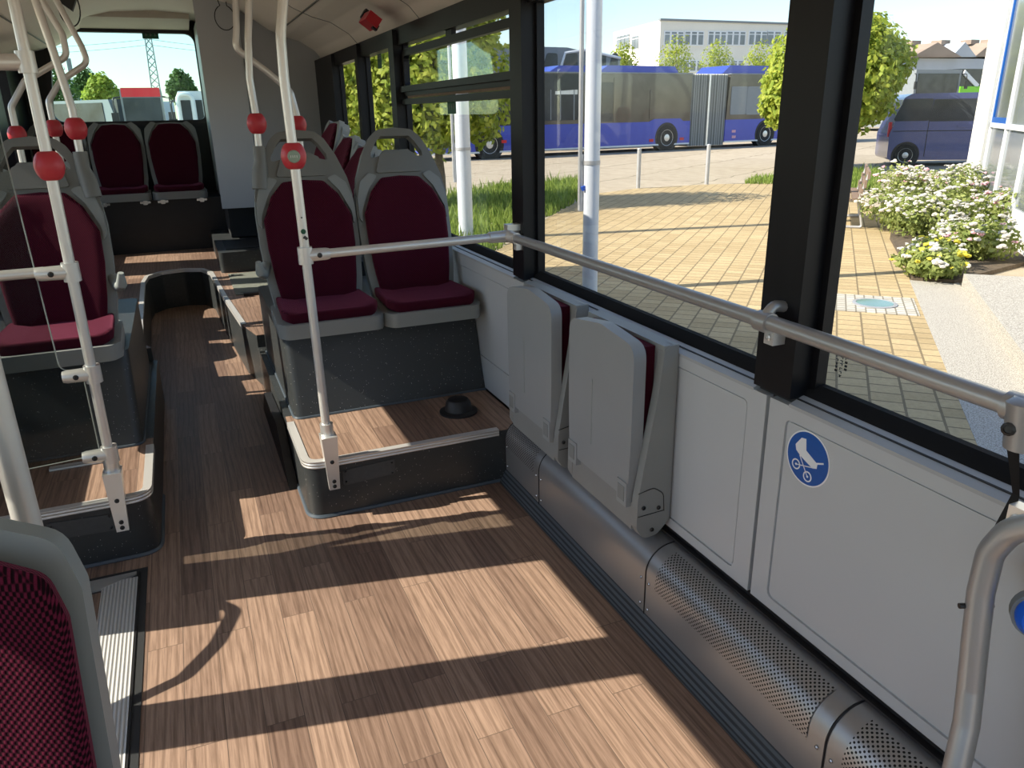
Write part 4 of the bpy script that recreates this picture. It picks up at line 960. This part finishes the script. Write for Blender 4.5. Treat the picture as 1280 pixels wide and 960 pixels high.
# maple behind the hopper window
c = G(543, 205); dpt = 15.0
base = ony(548, 190, 15.0); base.z = ZG
bx, by = base.x, base.y
def B(px, py, y, r): p = ony(px, py, y); return (tuple(p), r if isinstance(r, tuple) else (r, r, r))
tree('leafy maple tree behind the far flagpole, hiding the blue bus front', base, 1.2,
     [B(470, 60, 15.4, 1.1), B(540, 40, 15, 1.25), B(590, 90, 14.6, .85), B(520, 120, 14.6, 1.1), B(455, 130, 15.6, .95), B(590, 135, 15, .75), B(555, 150, 14.8, .65), B(480, 165, 15.2, .7), B(430, 90, 16, .9), B(560, -10, 15, 1.2), B(545, 95, 15.2, 1.1), B(500, 90, 15.4, 1.1), B(470, 110, 15.6, 1.0)], 26000, .075)
c = G(1035, 212); yb = c.y
tree('round green tree beside the black window pillar and the van', (c.x, c.y, ZG), 1.0,
     [B(1040, 90, yb, (1.9, 1.9, 1.7)), B(1095, 80, yb-.3, (1.0, 1.0, .95)), B(1000, 120, yb+.2, (1.1, 1.1, .95)), B(1070, 125, yb-.5, (1.1, 1.1, .75)), B(1065, 50, yb, (.9, .9, .7)), B(985, 130, yb+.2, (.75, .75, .75))], 22000, .095)
# trees in front of the office building (y ~ 55)
for i, (px, py, rr) in enumerate(((845, 72, 1.9), (897, 73, 1.7), (950, 78, 2.0), (780, 74, 1.5))):
    y = 46.0; p = ony(px, py, y)
    tree(('small tree in front of the office building, left of the others', 'small tree in front of the office building, middle one', 'small tree in front of the office building, right one', 'small sapling at the lit gable of the office building')[i], (p.x, p.y, ZG), p.z-ZG-.5, [((p.x+dx*rr*.45, p.y, p.z+dz*rr*.45), (rr*.45, rr*.45, rr*.5)) for dx, dz in ((-.7, -.3), (.6, -.4), (0, .55), (.1, -1.0))], 1500, .085, tr=.06, group='trees by the office')
# flowering shrubs
def shrub(label, px, py, rx, rz_, cols, lift=0, seed=0):
    c = G(px, py); t = thing('flowering_shrub', label, 'shrub', (c.x, c.y, ZG), group='flowering shrubs in the bed')
    random.seed(seed); rz_ *= .74; z = ZG+rz_*.75+lift
    blobs = [((c.x+random.uniform(-.5, .5)*rx, c.y+random.uniform(-.5, .5)*rx, z+random.uniform(-.25, .25)*rz_), (rx*.6, rx*.6, rz_*.55)) for _ in range(5)]
    b = leaf_cloud(blobs, 2200, .035)
    for _ in range(50):
        a = random.uniform(0, 6.28); q = Vector((c.x+math.cos(a)*rx*random.random()*.6, c.y+math.sin(a)*rx*random.random()*.6, ZG)); b.tube([q, q+Vector((random.uniform(-.1, .1), random.uniform(-.1, .1), z-ZG))], .006, 4)
    b.build('leaves', 'shrub', t, recalc=False)
    for nm, mat, n in cols:
        f = MB()
        for _ in range(n):
            cb, r = random.choice(blobs); v = Vector((random.gauss(0, 1)-.35, random.gauss(0, 1)-.35, abs(random.gauss(0, 1)))).normalized()
            p = Vector((cb[0]+v.x*r[0]*1.04, cb[1]+v.y*r[1]*1.04, cb[2]+v.z*r[2]*1.06)); s_ = random.choice((.014, .02, .03, .045))
            for _k in range(4):
                q = p+Vector((random.uniform(-1, 1), random.uniform(-1, 1), random.uniform(-.3, .5)))*s_
                bmesh.ops.create_icosphere(f.bm, subdivisions=1, radius=s_*random.uniform(.5, .9), matrix=Matrix.Translation(q) @ Matrix.Diagonal((1, 1, .6, 1)))
        f.build(nm, mat, t)
W_, P_, Y_ = 'petalw', 'petalp', 'petaly'
shrub('tall flowering shrub at the back of the bed, below the van wheel', 1150, 262, .75, .80, [('white_blossoms', W_, 150), ('pink_blossoms', P_, 18)], seed=1)
shrub('flowering shrub at the left edge of the bed, by the bench', 1128, 290, .60, .62, [('white_blossoms', W_, 122)], seed=2)
shrub('flowering shrub in the middle of the bed, with blue-white heads', 1172, 300, .62, .68, [('white_blossoms', W_, 163)], seed=3)
shrub('low shrub with yellow flowers at the front corner of the bed', 1160, 345, .48, .38, [('yellow_blossoms', Y_, 26), ('white_blossoms', W_, 35)], seed=4)
shrub('flowering shrub at the foot of the white column', 1205, 275, .70, .80, [('white_blossoms', W_, 150), ('pink_blossoms', P_, 8)], seed=5)
shrub('flowering shrub above the granite step, right end of the bed', 1255, 300, .62, .62, [('white_blossoms', W_, 109), ('pink_blossoms', P_, 25)], .1, seed=6)
shrub('white flowering shrub just left of the granite step', 1215, 325, .55, .50, [('white_blossoms', W_, 109), ('pink_blossoms', P_, 10)], .05, seed=7)
random.seed(5)
fb = [G(*q) for q in ((1112, 300), (1140, 352), (1192, 356), (1290, 330), (1290, 262), (1215, 240), (1120, 250))]
struct(flat('ground_flower_bed', fb, ZG, ZG+.05, 'soil'))
# bench seen from its near end
c = G(1080, 288)
t = thing('park_bench', 'wooden slatted bench with steel sled legs beside the flower bed', 'bench', (c.x, c.y, ZG))
e1 = d1; e2 = Vector((-1, 1, 0)).normalized()       # long axis away from the bus, seat opens to the left
def bp(a, s_, z): return Vector((c.x, c.y, ZG))+e1*a+e2*s_+Vector((0, 0, z))
for a in (.12, 1.5):
    b = MB(); b.tube(fillet([bp(a, .02, .86), bp(a, .12, .44), bp(a, .03, .03), bp(a, .60, .03), bp(a, .60, .43), bp(a, .12, .43)], .04, 4), .022, 8); b.build('sled_leg', 'galv', t)
for k in range(4): b = MB(); b.bar(bp(-.05, .17+.13*k, .465), bp(1.7, .17+.13*k, .465), .11, .035, bev=.008); b.build('seat_slat', 'benchwood', t)
for k in range(3): b = MB(); b.bar(bp(-.05, .10-.035*k, .56+.13*k), bp(1.7, .10-.035*k, .56+.13*k), .035, .11, bev=.008); b.build('back_slat', 'benchwood', t)

# ================================================================== OUTSIDE: vehicles
class Plane:
    """vertical plane through two ground points: pixel -> (distance along it, height)"""
    def __init__(s, a, b_): s.a = Vector((a[0], a[1], 0)); s.u = (Vector((b_[0], b_[1], 0))-s.a).normalized(); s.n = Vector((-s.u.y, s.u.x, 0)); s.n = s.n if s.n.y > 0 else -s.n
    def at(s, px, py):
        d = ray(px, py); nn = np.array(s.n); k = np.dot(np.array(s.a)-CAM, nn)/np.dot(d, nn); q = Vector(CAM+k*d); return (q-s.a).dot(s.u), q.z
    def P(s, l, z, dep=0): return s.a+s.u*l+s.n*dep+Vector((0, 0, z))
def side_prism(pl, outl, d0, d1, bev=0):
    b = MB(); b.prism(outl, pl.a, pl.u, (0, 0, 1), pl.n, d0, d1, bev=bev); return b
def wheel(pl, l, z, r, parent, wdt=.28, dep=.03, hubmat='hub', spokes=0):
    c = pl.P(l, z, dep); ax = -pl.n
    b = MB(); b.lathe([(r*.62, 0), (r*.95, 0), (r, -.04), (r, -wdt), (r*.6, -wdt)], c, ax, 32); o = b.build('wheel', 'tyre', parent)
    b = MB(); b.lathe([(r*.64, -.12), (r*.63, .005), (r*.55, -.01), (r*.50, -.06), (r*.30, -.07), (r*.27, .0), (r*.12, .01), (0, .012)], c, ax, 28)
    for k in range(8): a = k*math.pi/4; b.ball(c+(pl.u*math.cos(a)+Vector((0, 0, math.sin(a))))*r*.40-ax*.055, r*.045, 6, 4)
    b.build('rim', hubmat, o)
ZSK = -.04
A = onz(590, 191.7, ZSK); Bq = onz(963, 175, ZSK); PB = Plane(A, Bq)
t = thing('articulated_bus', 'blue articulated city bus parked across the yard', 'bus', (A.x, A.y, ZG))
L0 = PB.at(536, 190)[0]; L1 = PB.at(861, 182)[0]; L2 = PB.at(905, 177.6)[0]; L3 = L2+9
zt = PB.at(751, 91.6)[1]; zw = PB.at(751, 154)[1]; zb = ZSK
for nm, a0, a1 in (('front_section', L0, L1), ('rear_section', L2, L3)):
    b = side_prism(PB, [(a0, zb), (a1, zb), (a1, zw), (a0, zw)], 0, 2.5, .03); b.build(nm, 'blue', t)
    b = side_prism(PB, [(a0+.02, zw), (a1, zw), (a1, zt), (a0+.15, zt)], .015, 2.485, .04); w_ = b.build('window_band', 'vglass2' if a0 > L0 or True else 'vglass', t)
    b = side_prism(PB, [(a0+.1, zt), (a1, zt), (a1, zt+.05), (a0+.2, zt+.05)], -.01, 2.5, .02); b.build('roof_edge', 'vgrey', t)
    b = side_prism(PB, [(a0, zb-.02), (a1, zb-.02), (a1, zb+.05), (a0, zb+.05)], -.012, .03); b.build('skirt_strip', 'vwhite', t)
# window panes set in the band
for px0, px1, y0, y1, m_ in ((672, 723, 92, 150, 'vglass'), (752, 766, 103, 152, 'vglass'), (768, 808, 96, 152, 'vglass2'), (813, 856, 112, 148, 'vglass2'), (915, 932, 108, 143, 'vgrey'), (935, 952, 108, 143, 'vgrey'), (540, 575, 100, 155, 'vglass'), (580, 630, 95, 152, 'vglass')):
    a0, z1 = PB.at(px0, y0); a1, z0 = PB.at(px1, y1)
    b = side_prism(PB, [(p.x, p.y) for p in fillet([(a0, z0, 0), (a1, z0, 0), (a1, z1, 0), (a0, z1, 0)], .08, 3, True)], .0, .02); b.build('side_window', m_, t)
for px0, px1 in ((700, 701), (717, 718), (688, 689)):
    a0, z1 = PB.at(px0, 112); a1, z0 = PB.at(px1, 150); b = side_prism(PB, [(a0, z0), (a1, z0), (a1, z1), (a0, z1)], -.01, .01); b.build('door_post', 'vgrey', t)
b = side_prism(PB, [(PB.at(694, 118)[0], PB.at(694, 118)[1]), (PB.at(722, 116)[0], PB.at(722, 118)[1]), (PB.at(722, 116)[0], PB.at(722, 112)[1]), (PB.at(694, 114)[0], PB.at(694, 114)[1])], -.008, .0); b.build('interior_rail', 'hub', t)
# bellows
b = MB(); zl, zh = PB.at(880, 182)[1], zt+.02; n_ = 26
pts = []
for k in range(n_*2+1): pts.append((L1+(L2-L1)*k/(n_*2), .02 if k % 2 else .14))
outl = [(x, d) for x, d in pts]+[(x, 2.48-d) for x, d in reversed(pts)]
o_, uu = PB.a, PB.u
b.prism(outl, PB.a, PB.u, PB.n, (0, 0, 1), zl, zh); b.build('bellows', 'bellows', t)
am = PB.at(885, 140)[0]; b = side_prism(PB, [(am-.05, zl), (am+.05, zl), (am+.05, zh), (am-.05, zh)], -.02, .03); b.build('bellows_hoop', 'alu', t)
# wheels with blue arch lips
lw, zwh = PB.at(833, 173.5); rwh = (PB.at(833, 158)[1]-PB.at(833, 190)[1])/2
for l in (lw, PB.at(955, 176)[0], PB.at(612, 188)[0]):
    b = MB(); b.lathe([(rwh*1.18, -.3), (rwh*1.18, .006)], PB.P(l, ZG+rwh, .0), -PB.n, 32); b.build('wheel_arch', 'black', t)
    wheel(PB, l, ZG+rwh, rwh, t, .28, -.03)
b = side_prism(PB, [(p.x, p.y) for p in fillet([(lw-1.15, zw-.02, 0), (lw-.75, zw+.12, 0), (lw+.75, zw+.12, 0), (lw+1.0, zw-.02, 0)], .15, 4, True)], -.012, .02); b.build('arch_panel', 'blue', t)
for px0, px1 in ((752, 848), (908, 965), (690, 745)):
    a0 = PB.at(px0, 85)[0]; a1 = PB.at(px1, 85)[0]; hz = PB.at(px0, 81)[1]-zt-.05
    b = side_prism(PB, [(a0, zt+.05), (a1+.25, zt+.05), (a1, zt+.05+hz), (a0+.5, zt+.05+hz)], .25, 2.25, .08); b.build('roof_pod', 'blue', t)
for px, py in ((917, 164), (917, 171), (814, 175.5), (852, 173.5), (630, 177)):
    l, z = PB.at(px, py); b = side_prism(PB, [(l-.12, z-.06), (l+.12, z-.06), (l+.12, z+.06), (l-.12, z+.06)], -.015, .01); b.build('marker_light', 'vred' if px != 917 else 'petalp', t)
# front with headlights, left end
b = MB(); b.obox(PB.P(L0-.02, .55, .6), PB.u*.03, PB.n*.28, Vector((0, 0, .16)), .03); b.build('headlight', 'vwhite', t)
b = MB(); b.obox(PB.P(L0-.03, 1.9, 1.25), PB.u*.03, PB.n*1.05, Vector((0, 0, .75)), .05); b.build('windscreen', 'vglass', t)
b = side_prism(PB, [(L0+.1, .35), (L0+1.3, .35), (L0+1.0, .75), (L0+.1, .95)], -.012, .01); b.build('white_graphic', 'vwhite', t)

# pale coach parked behind the blue bus
PC = Plane(PB.P(0, 0, 5), PB.P(10, 0, 5))
a0 = PC.at(600, 100)[0]; a1 = PC.at(775, 80)[0]; zr0 = PC.at(700, 59)[1]; zm = PC.at(700, 92)[1]
t = thing('coach', 'pale grey coach showing its roof and windows behind the blue bus', 'coach', tuple(PC.P((a0+a1)/2, ZG, 1)))
b = side_prism(PC, [(a0, ZG+.35), (a1, ZG+.35), (a1, PC.at(775, 74)[1]), (a0+(a1-a0)*.6, zr0), (a0, zr0)], 0, 2.5, .12); b.build('body', 'vgrey', t)
for px0, px1 in ((677, 697), (701, 722), (743, 757), (760, 772)):
    q0, q1 = PC.at(px0, 66), PC.at(px1, 90); b = side_prism(PC, [(p.x, p.y) for p in fillet([(q0[0], q1[1], 0), (q1[0], q1[1], 0), (q1[0], q0[1], 0), (q0[0]+.3, q0[1], 0)], .15, 3, True)], -.02, .02); b.build('side_window', 'vglass', t)
b = MB(); q0, q1 = PC.at(699, 90), PC.at(706, 66); b.tube([PC.P(q0[0], q0[1], -.03), PC.P(q1[0], q1[1], -.03), PC.P(q1[0]+1.2, q1[1]+.15, -.03), PC.P(a1, q1[1]-.2, -.03)], .07, 6); b.build('white_swoosh', 'vwhite', t)
b = MB();
for k in range(3): 
    l = a0+(a1-a0)*(.2+.3*k); b.lathe([(.5, 0), (.5, .3)], PC.P(l, ZG+.5, .05), PC.n, 20)
b.build('wheel_set', 'tyre', t)

# van
A = G(1106, 208); PV = Plane(A, A+Vector((.80, -.60, 0)))
t = thing('van', 'dark blue van parked beyond the flower bed', 'van', (A.x+2, A.y, ZG))
vx = lambda px, py: PV.at(px, py)
zr_ = vx(1140, 117)[1]; zbelt = vx(1160, 152)[1]; zsk = vx(1160, 200)[1]
body = [(0.02, zsk), (5.3, zsk), (5.35, zbelt-.3), (4.9, zbelt-.05), (4.1, zbelt+.1), (3.5, zr_-.08), (3.2, zr_), (.5, zr_), (.28, zr_-.12), (.12, zbelt), (.0, zbelt-.35)]
b = side_prism(PV, [(p.x, p.y) for p in fillet([(x, z, 0) for x, z in body], .15, 4, True)], 0, 1.9, .06); b.build('body', 'van', t)
for px0, px1, nm in ((1120, 1161, 'rear_side_window'), (1165, 1216, 'sliding_door_window'), (1220, 1258, 'front_side_window')):
    q0, q1 = vx(px0, 124), vx(px1, 151); sl = .25 if px0 == 1120 else .08
    b = side_prism(PV, [(p.x, p.y) for p in fillet([(q0[0], q1[1], 0), (q1[0], q1[1], 0), (q1[0]+.06, q0[1], 0), (q0[0]+sl, q0[1], 0)], .06, 3, True)], -.012, .02); b.build(nm, 'vglass', t)
rv = (vx(1131, 180)[1]-ZG)/2; lv = vx(1131, 195)[0]
b = MB(); b.lathe([(rv*1.2, -.3), (rv*1.2, .008)], PV.P(lv, ZG+rv, 0), -PV.n, 32); b.build('wheel_arch', 'black', t)
for l in (lv, lv+3.2): wheel(PV, l, ZG+rv, rv, t, .22, -.03, 'hub')
b = side_prism(PV, [(.1, zbelt-.28), (5.2, zbelt-.28), (5.2, zbelt-.26), (.1, zbelt-.26)], -.008, .01); b.build('waist_line', 'black', t)
for px in (1158, 1217): l = vx(px, 170)[0]; b = side_prism(PV, [(l, zsk+.1), (l+.02, zsk+.1), (l+.02, zr_-.15), (l, zr_-.15)], -.004, .01); b.build('door_gap', 'black', t)
l, z = vx(1202, 158); b = side_prism(PV, [(l-.12, z-.03), (l+.12, z-.03), (l+.12, z+.03), (l-.12, z+.03)], -.05, 0, .015); b.build('door_handle', 'van', t)
l, z = vx(1112, 162); b = MB(); b.obox(PV.P(.02, z, .15), PV.u*.04, PV.n*.06, Vector((0, 0, .22)), .02); b.build('tail_light', 'vred', t)

# grey bus front and lime coach beyond the van, sheds
def bus_front(name, label, cat, px0, px1, pyt, pyb, y, bodym, topm=None, depth=9, wind=(.12, .55), parts=()):
    p0 = ony(px0, pyt, y); p1 = ony(px1, pyt, y); zt_ = p0.z; t = thing(name, label, cat, ((p0.x+p1.x)/2, y, ZG))
    wd_ = p1.x-p0.x; hh = zt_-ZG
    b = MB(); b.box(p0.x, p1.x, y, y+depth, ZG+.3, zt_, .15, 3); b.build('body', bodym, t)
    b = MB(); b.box(p0.x+wd_*.05, p1.x-wd_*.05, y-.03, y+.3, zt_-hh*wind[1], zt_-hh*wind[0], .05); b.build('windscreen', 'vglass', t)
    if topm: b = MB(); b.box(p0.x+.05, p1.x-.05, y-.02, y+depth*.9, zt_-hh*.09, zt_+.06, .12, 3); b.build('roof_fairing', topm, t)
    b = MB()
    for xx in (p0.x+.35, p1.x-.35): b.box(xx-.15, xx+.15, y+.6, y+1.6, ZG, ZG+1.0, .1)
    b.build('front_wheels', 'tyre', t)
    for s_, xx in ((-1, p0.x), (1, p1.x)):
        b = MB(); b.tube(fillet([(xx, y+.1, zt_-.25), (xx+s_*.25, y-.25, zt_-.3), (xx+s_*.25, y-.3, zt_-.9)], .12, 4), .03, 6); b.box(xx+s_*.25-.12, xx+s_*.25+.12, y-.36, y-.26, zt_-1.3, zt_-.8, .04); b.build('mirror', 'black', t)
    return t
bus_front('bus', 'grey city bus front parked behind the van', 'bus', 1146, 1203, 87, 120, 42, 'vgrey', wind=(.06, .62))
t = bus_front('coach', 'dark coach with a lime green stripe, far right behind the van', 'coach', 1200, 1262, 86, 120, 47, 'vglass', depth=10, wind=(.1, .5))
p = ony(1200, 108, 46.9); q = ony(1236, 118, 46.9); b = MB(); b.box(p.x, q.x, 46.85, 46.95, q.z-1.2, p.z, .02); b.build('lime_stripe', 'lime', t)
p = ony(1205, 90, 46.9); q = ony(1222, 108, 46.9); b = MB(); b.bar((p.x, 46.9, p.z), (q.x, 46.9, q.z), .1, .35, up=(0, 0, 1)); b.build('white_stripe', 'vwhite', t)
t = thing('sawtooth_shed', 'long pale shed with a row of brown gabled roofs at far right', 'shed', (150, 95, ZG))
y = 95.0; p0 = ony(1100, 72, y); p1 = ony(1300, 72, y)
b = MB(); b.box(p0.x, p1.x+40, y, y+30, ZG, p0.z); b.build('shed_wall', 'shedwall', t)
for k, (pa, pb, pc_) in enumerate(((1120, 1152, 1182), (1165, 1182, 1196), (1190, 1212, 1224), (1206, 1230, 1246), (1225, 1250, 1275))):
    qa, qb, qc = (ony(v_, 73 if v_ != pb else 55, y+2+k) for v_ in (pa, pb, pc_))
    b = MB(); b.prism([(qa.x, qa.z), (qc.x, qc.z), (qb.x, qb.z)], (0, y-1+k*.4, 0), (1, 0, 0), (0, 0, 1), (0, 1, 0), 0, 25); o = b.build('gable_roof', 'shedroof' if k % 2 == 0 else 'shedwall', t)
    b = MB(); b.obox(((qb.x), y+4, qb.z+.25), (1.0, 0, 0), (0, 1, 0), (0, 0, .35)); b.build('roof_vent', 'shedroof', o)

# office building
yo = 62.0
c0 = ony(826, 25, yo); c1 = ony(990, 25, yo); zt = c0.z
t = thing('office_building', 'flat-roofed white office building with long window bands', 'building', (c0.x+8, yo, ZG))
endL = ony(767, 41, yo); 
# depth of the lit gable from its far top corner
d = ray(767, 40.5); k = (zt-H)/d[2]; far = Vector(CAM+k*d)
b = MB(); b.prism([(c0.x, yo), (c1.x+3, yo), (c1.x+14, yo+26), (far.x, far.y)], d0=ZG, d1=zt); b.build('wall', 'render', t)
b = MB(); b.box(c0.x-.1, c1.x+3, yo-.12, yo+.2, zt-.05, zt+.12); b.build('roof_edge', 'vgrey', t)
def bwin(px0, px1, py0, py1, n, pl, mat='bglass'):
    a0, z1 = pl.at(px0, py0); a1, z0 = pl.at(px1, py1)
    b = side_prism(pl, [(a0, z0), (a1, z0), (a1, z1), (a0, z1)], -.05, .02); o = b.build('window', 'vwhite', t)
    g = MB(); w1 = (a1-a0)/n
    for k in range(n):
        for za, zb_ in ((z0+.1, z0+(z1-z0)*.74), (z0+(z1-z0)*.80, z1-.08)):
            g.prism([(a0+w1*k+.1, za), (a0+w1*(k+1)-.1, za), (a0+w1*(k+1)-.1, zb_), (a0+w1*k+.1, zb_)], pl.a, pl.u, (0, 0, 1), pl.n, -.06, -.03)
    g.build('panes', mat, o)
PF = Plane((c0.x, yo), (c0.x+10, yo))
for px0, px1, n_ in ((830, 854, 3), (855.5, 879, 3), (885, 907, 3), (908.5, 931, 3), (936, 958, 3), (959, 975, 2), (980, 1004, 3)): bwin(px0, px1, 38.5, 57.5, n_, PF)
for px0, px1, n_ in ((845, 878, 4), (885, 930, 5), (940, 975, 3)): bwin(px0, px1, 75, 90, n_, PF)
PG = Plane((c0.x, yo), (far.x, far.y)); PG.n = -PG.n
for px0, px1, n_ in ((772, 786, 3), (791, 797.5, 2)): bwin(px0, px1, 45, 62, n_, PG)

# white building corner at the right edge
base = G(1198, 262); bw = Vector((base.x, base.y, 0))
hw = 12.0
t = thing('entrance_building', 'white building corner with glazed front at the right edge', 'building', (base.x, base.y, ZG))
PW = Plane(bw, bw-d1); fn = d2
def wpt(a, w_, z): return bw-d1*a+d2*w_+Vector((0, 0, z))
b = MB()
def wbox(b, a0, a1, w0, w1, z0, z1): b.hexa([wpt(a0, w0, z0), wpt(a1, w0, z0), wpt(a1, w1, z0), wpt(a0, w1, z0), wpt(a0, w0, z1), wpt(a1, w0, z1), wpt(a1, w1, z1), wpt(a0, w1, z1)])
CW = 1.15
wbox(b, 0, CW, 0, 4, ZG, 9.5); wbox(b, CW, 9, 0.0, .4, 3.6, 9.5); wbox(b, CW, 9, .06, .5, ZG, .12); b.build('wall', 'renderw', t)
b = MB(); wbox(b, CW, CW+.10, .02, .10, .12, 3.6); b.build('rain_pipe', 'alu', t)
for k in range(2):
    a0 = CW+.12+k*2.7; f = MB()
    for q in ((a0, a0+.06), (a0+1.3, a0+1.36)): wbox(f, q[0], q[1], .05, .13, .12, 3.6)
    for z in (.12, 1.15, 3.53): wbox(f, a0, a0+2.7, .05, .13, z, z+.07)
    o = f.build('window_frame', 'vwhite', t)
    g = MB(); wbox(g, a0+.05, a0+2.68, .085, .10, .18, 3.55); g.build('pane', 'bglass', o)
    g = MB(); wbox(g, a0+.06, a0+1.3, .06, .084, 1.22, 1.30); wbox(g, a0+.06, a0+.14, .06, .084, 1.30, 3.5); g.build('blue_rail', 'signblue', o)

# ================================================================== OUTSIDE: behind the bus
bus_front('coach', 'red-roofed coach facing the rear window', 'coach', 148.5, 201, 112, 150, 33, 'vgrey', 'vred', depth=4.6, wind=(.10, .62))
PL_ = Plane((ony(20, 128, 44).x-4, 48), (ony(143, 128, 40).x, 38))
t = thing('parked_coach', 'dark-windowed coach parked left of the red-roofed one behind the bus', 'coach', tuple(PL_.P(4, ZG)))
ln_ = (Vector((ony(143, 128, 40).x, 38, 0))-PL_.a).length
zt_ = PL_.at(100, 125.5)[1]
b = side_prism(PL_, [(0, ZG+.3), (ln_, ZG+.3), (ln_+.25, ZG+1.3), (ln_-.2, zt_), (0, zt_)], 0, 2.5, .1); b.build('body', 'vgrey', t)
for k in range(6): b = side_prism(PL_, [(ln_*(.015+.158*k), ZG+.9), (ln_*(.165+.158*k), ZG+.9), (ln_*(.163+.158*k), zt_-.12), (ln_*(.017+.158*k), zt_-.12)], -.03, .02); b.build('side_window', 'vglass', t)
b = MB(); b.obox(PL_.P(ln_+.08, ZG+1.9, 1.2), PL_.u*.12, PL_.n*1.1, Vector((0, 0, .75)), .05); b.build('windscreen', 'vglass', t)
b = MB(); b.lathe([(.5, 0), (.5, .3)], PL_.P(ln_*.2, ZG+.5, .05), PL_.n, 20); b.lathe([(.5, 0), (.5, .3)], PL_.P(ln_*.85, ZG+.5, .05), PL_.n, 20); b.build('wheel_set', 'tyre', t)
t = bus_front('truck', 'white lorry cab at the right side of the rear window', 'truck', 222, 252, 114, 150, 27, 'vwhite', depth=6, wind=(.10, .48))
p = ony(221, 118, 26.9); q = ony(243, 140, 26.9)
b = MB(); b.tube(fillet([(p.x, 26.85, p.z-1), (p.x, 26.85, p.z), (q.x, 26.85, p.z), (q.x, 26.85, p.z-1)], .2, 4), .07, 8); b.build('white_frame', 'vwhite', t)
p = ony(204, 127, 39); q = ony(219, 140, 39); b = MB(); b.box(p.x, q.x, 39, 41, ZG, p.z, .05); t2 = thing('trailer', 'low white trailer between the red-roofed coach and the lorry', 'trailer', (p.x, 39, ZG)); b.build('trailer_box', 'vwhite', t2)
for i, (px, py, r, m_, lab) in enumerate(((56, 112, 2.6, 'leafdark', 'dark tall tree seen at the left of the rear window'), (128, 118, 1.3, 'leaf', 'bright bush beyond the parked coach behind the bus'), (108, 105, 1.3, 'leafdark', 'dark conifer beyond the parked coach behind the bus'), (226, 108, 1.15, 'leafdark', 'tree above the lorry in the rear window'))):
    y = (72.0, 60.0, 82.0, 66.0)[i]; p = ony(px, py, y); tree(lab, (p.x, y, ZG), p.z-ZG-.5, [((p.x+dx*r*.6, y, p.z+dz*r*.6), (r*.6, r*.6, r*.7)) for dx, dz in ((-.6, -.3), (.6, -.4), (0, .6), (0, -.9), (.2, 0))], 2600, .17, m_, tr=.2)
y = 90.0; p = ony(80, 98, y); q = ony(112, 128, y)
t = thing('office_block', 'small pale building with blue facade behind the trees at the rear', 'building', (p.x, y, ZG)); b = MB(); b.box(p.x, q.x, y, y+15, ZG, p.z); b.build('wall', 'vwhite', t)
b = MB(); b.box(p.x+(q.x-p.x)*.55, p.x+(q.x-p.x)*.8, y-.1, y, ZG, p.z-1); b.build('blue_facade', 'facadeblue', t); b = MB(); b.box(p.x+(q.x-p.x)*.84, q.x, y-.1, y, ZG, p.z-1.5); b.build('red_facade', 'vred', t)
for k in range(3): b = MB(); b.box(p.x+.5, p.x+(q.x-p.x)*.5, y-.12, y, 1+k*2.4, 2.4+k*2.4); b.build('window_band', 'bglass', t)
# lattice pylon and wires
y = 160.0; top = ony(181.5, 24, y); bot = ony(194, 112, y); p0 = ony(197.5, 130, y)
t = thing('pylon', 'grey lattice pylon rising behind the red-roofed coach', 'pylon', (p0.x, y, ZG))
b = MB(); cx0, cx1 = p0.x, top.x; w0, w1 = .85, .42; z0, z1 = ZG, top.z+1; n_ = 15
corn = lambda u, sx, sy: Vector((cx0+(cx1-cx0)*u+sx*(w0+(w1-w0)*u), y+sy*(w0+(w1-w0)*u), z0+(z1-z0)*u))
for sx in (1, -1):
    for sy in (1, -1): b.tube([corn(0, sx, sy), corn(1, sx, sy)], .09, 5)
for k in range(n_):
    u0, u1 = k/n_, (k+1)/n_
    for sy in (1, -1): b.tube([corn(u0, -1, sy), corn(u1, 1, sy)], .05, 4); b.tube([corn(u0, 1, sy), corn(u1, -1, sy)], .05, 4)
b.build('lattice', 'steel_grey', t)
b = MB()
for pz in (z1-.5, z1-1.2): b.tube([(cx1-2.5, y, pz), (cx1+2.5, y, pz)], .12, 5)
b.build('cross_arms', 'steel_grey', t)
b = MB()
for dz in (0, -1.5):
    for sgn in (-1, 1):
        pts = [(cx1+sgn*(u*45), y, z1-4.2+dz*.6-8*u*(1-u)*.55-u*1.5) for u in np.linspace(0, 1, 12)]; b.tube(pts, .035, 4)
b.build('power_lines', 'steel_grey', t)

# unseen flat canopy and posts, added to shade the paving beside the bus
b = MB(); b.box(-4.45, -2.0, -9, 7.9, 5.0, 5.25)
cn = struct(b.build('ceiling_added_canopy', 'vgrey'))
b = MB()
for yy in (-7, -1, 7.0): b.box(-4.4, -4.2, yy, yy+.2, ZG, 5.0)
struct(b.build('wall_added_canopy_posts', 'vgrey'))
for o in bpy.data.objects:
    if '_w' in o: del o['_w']
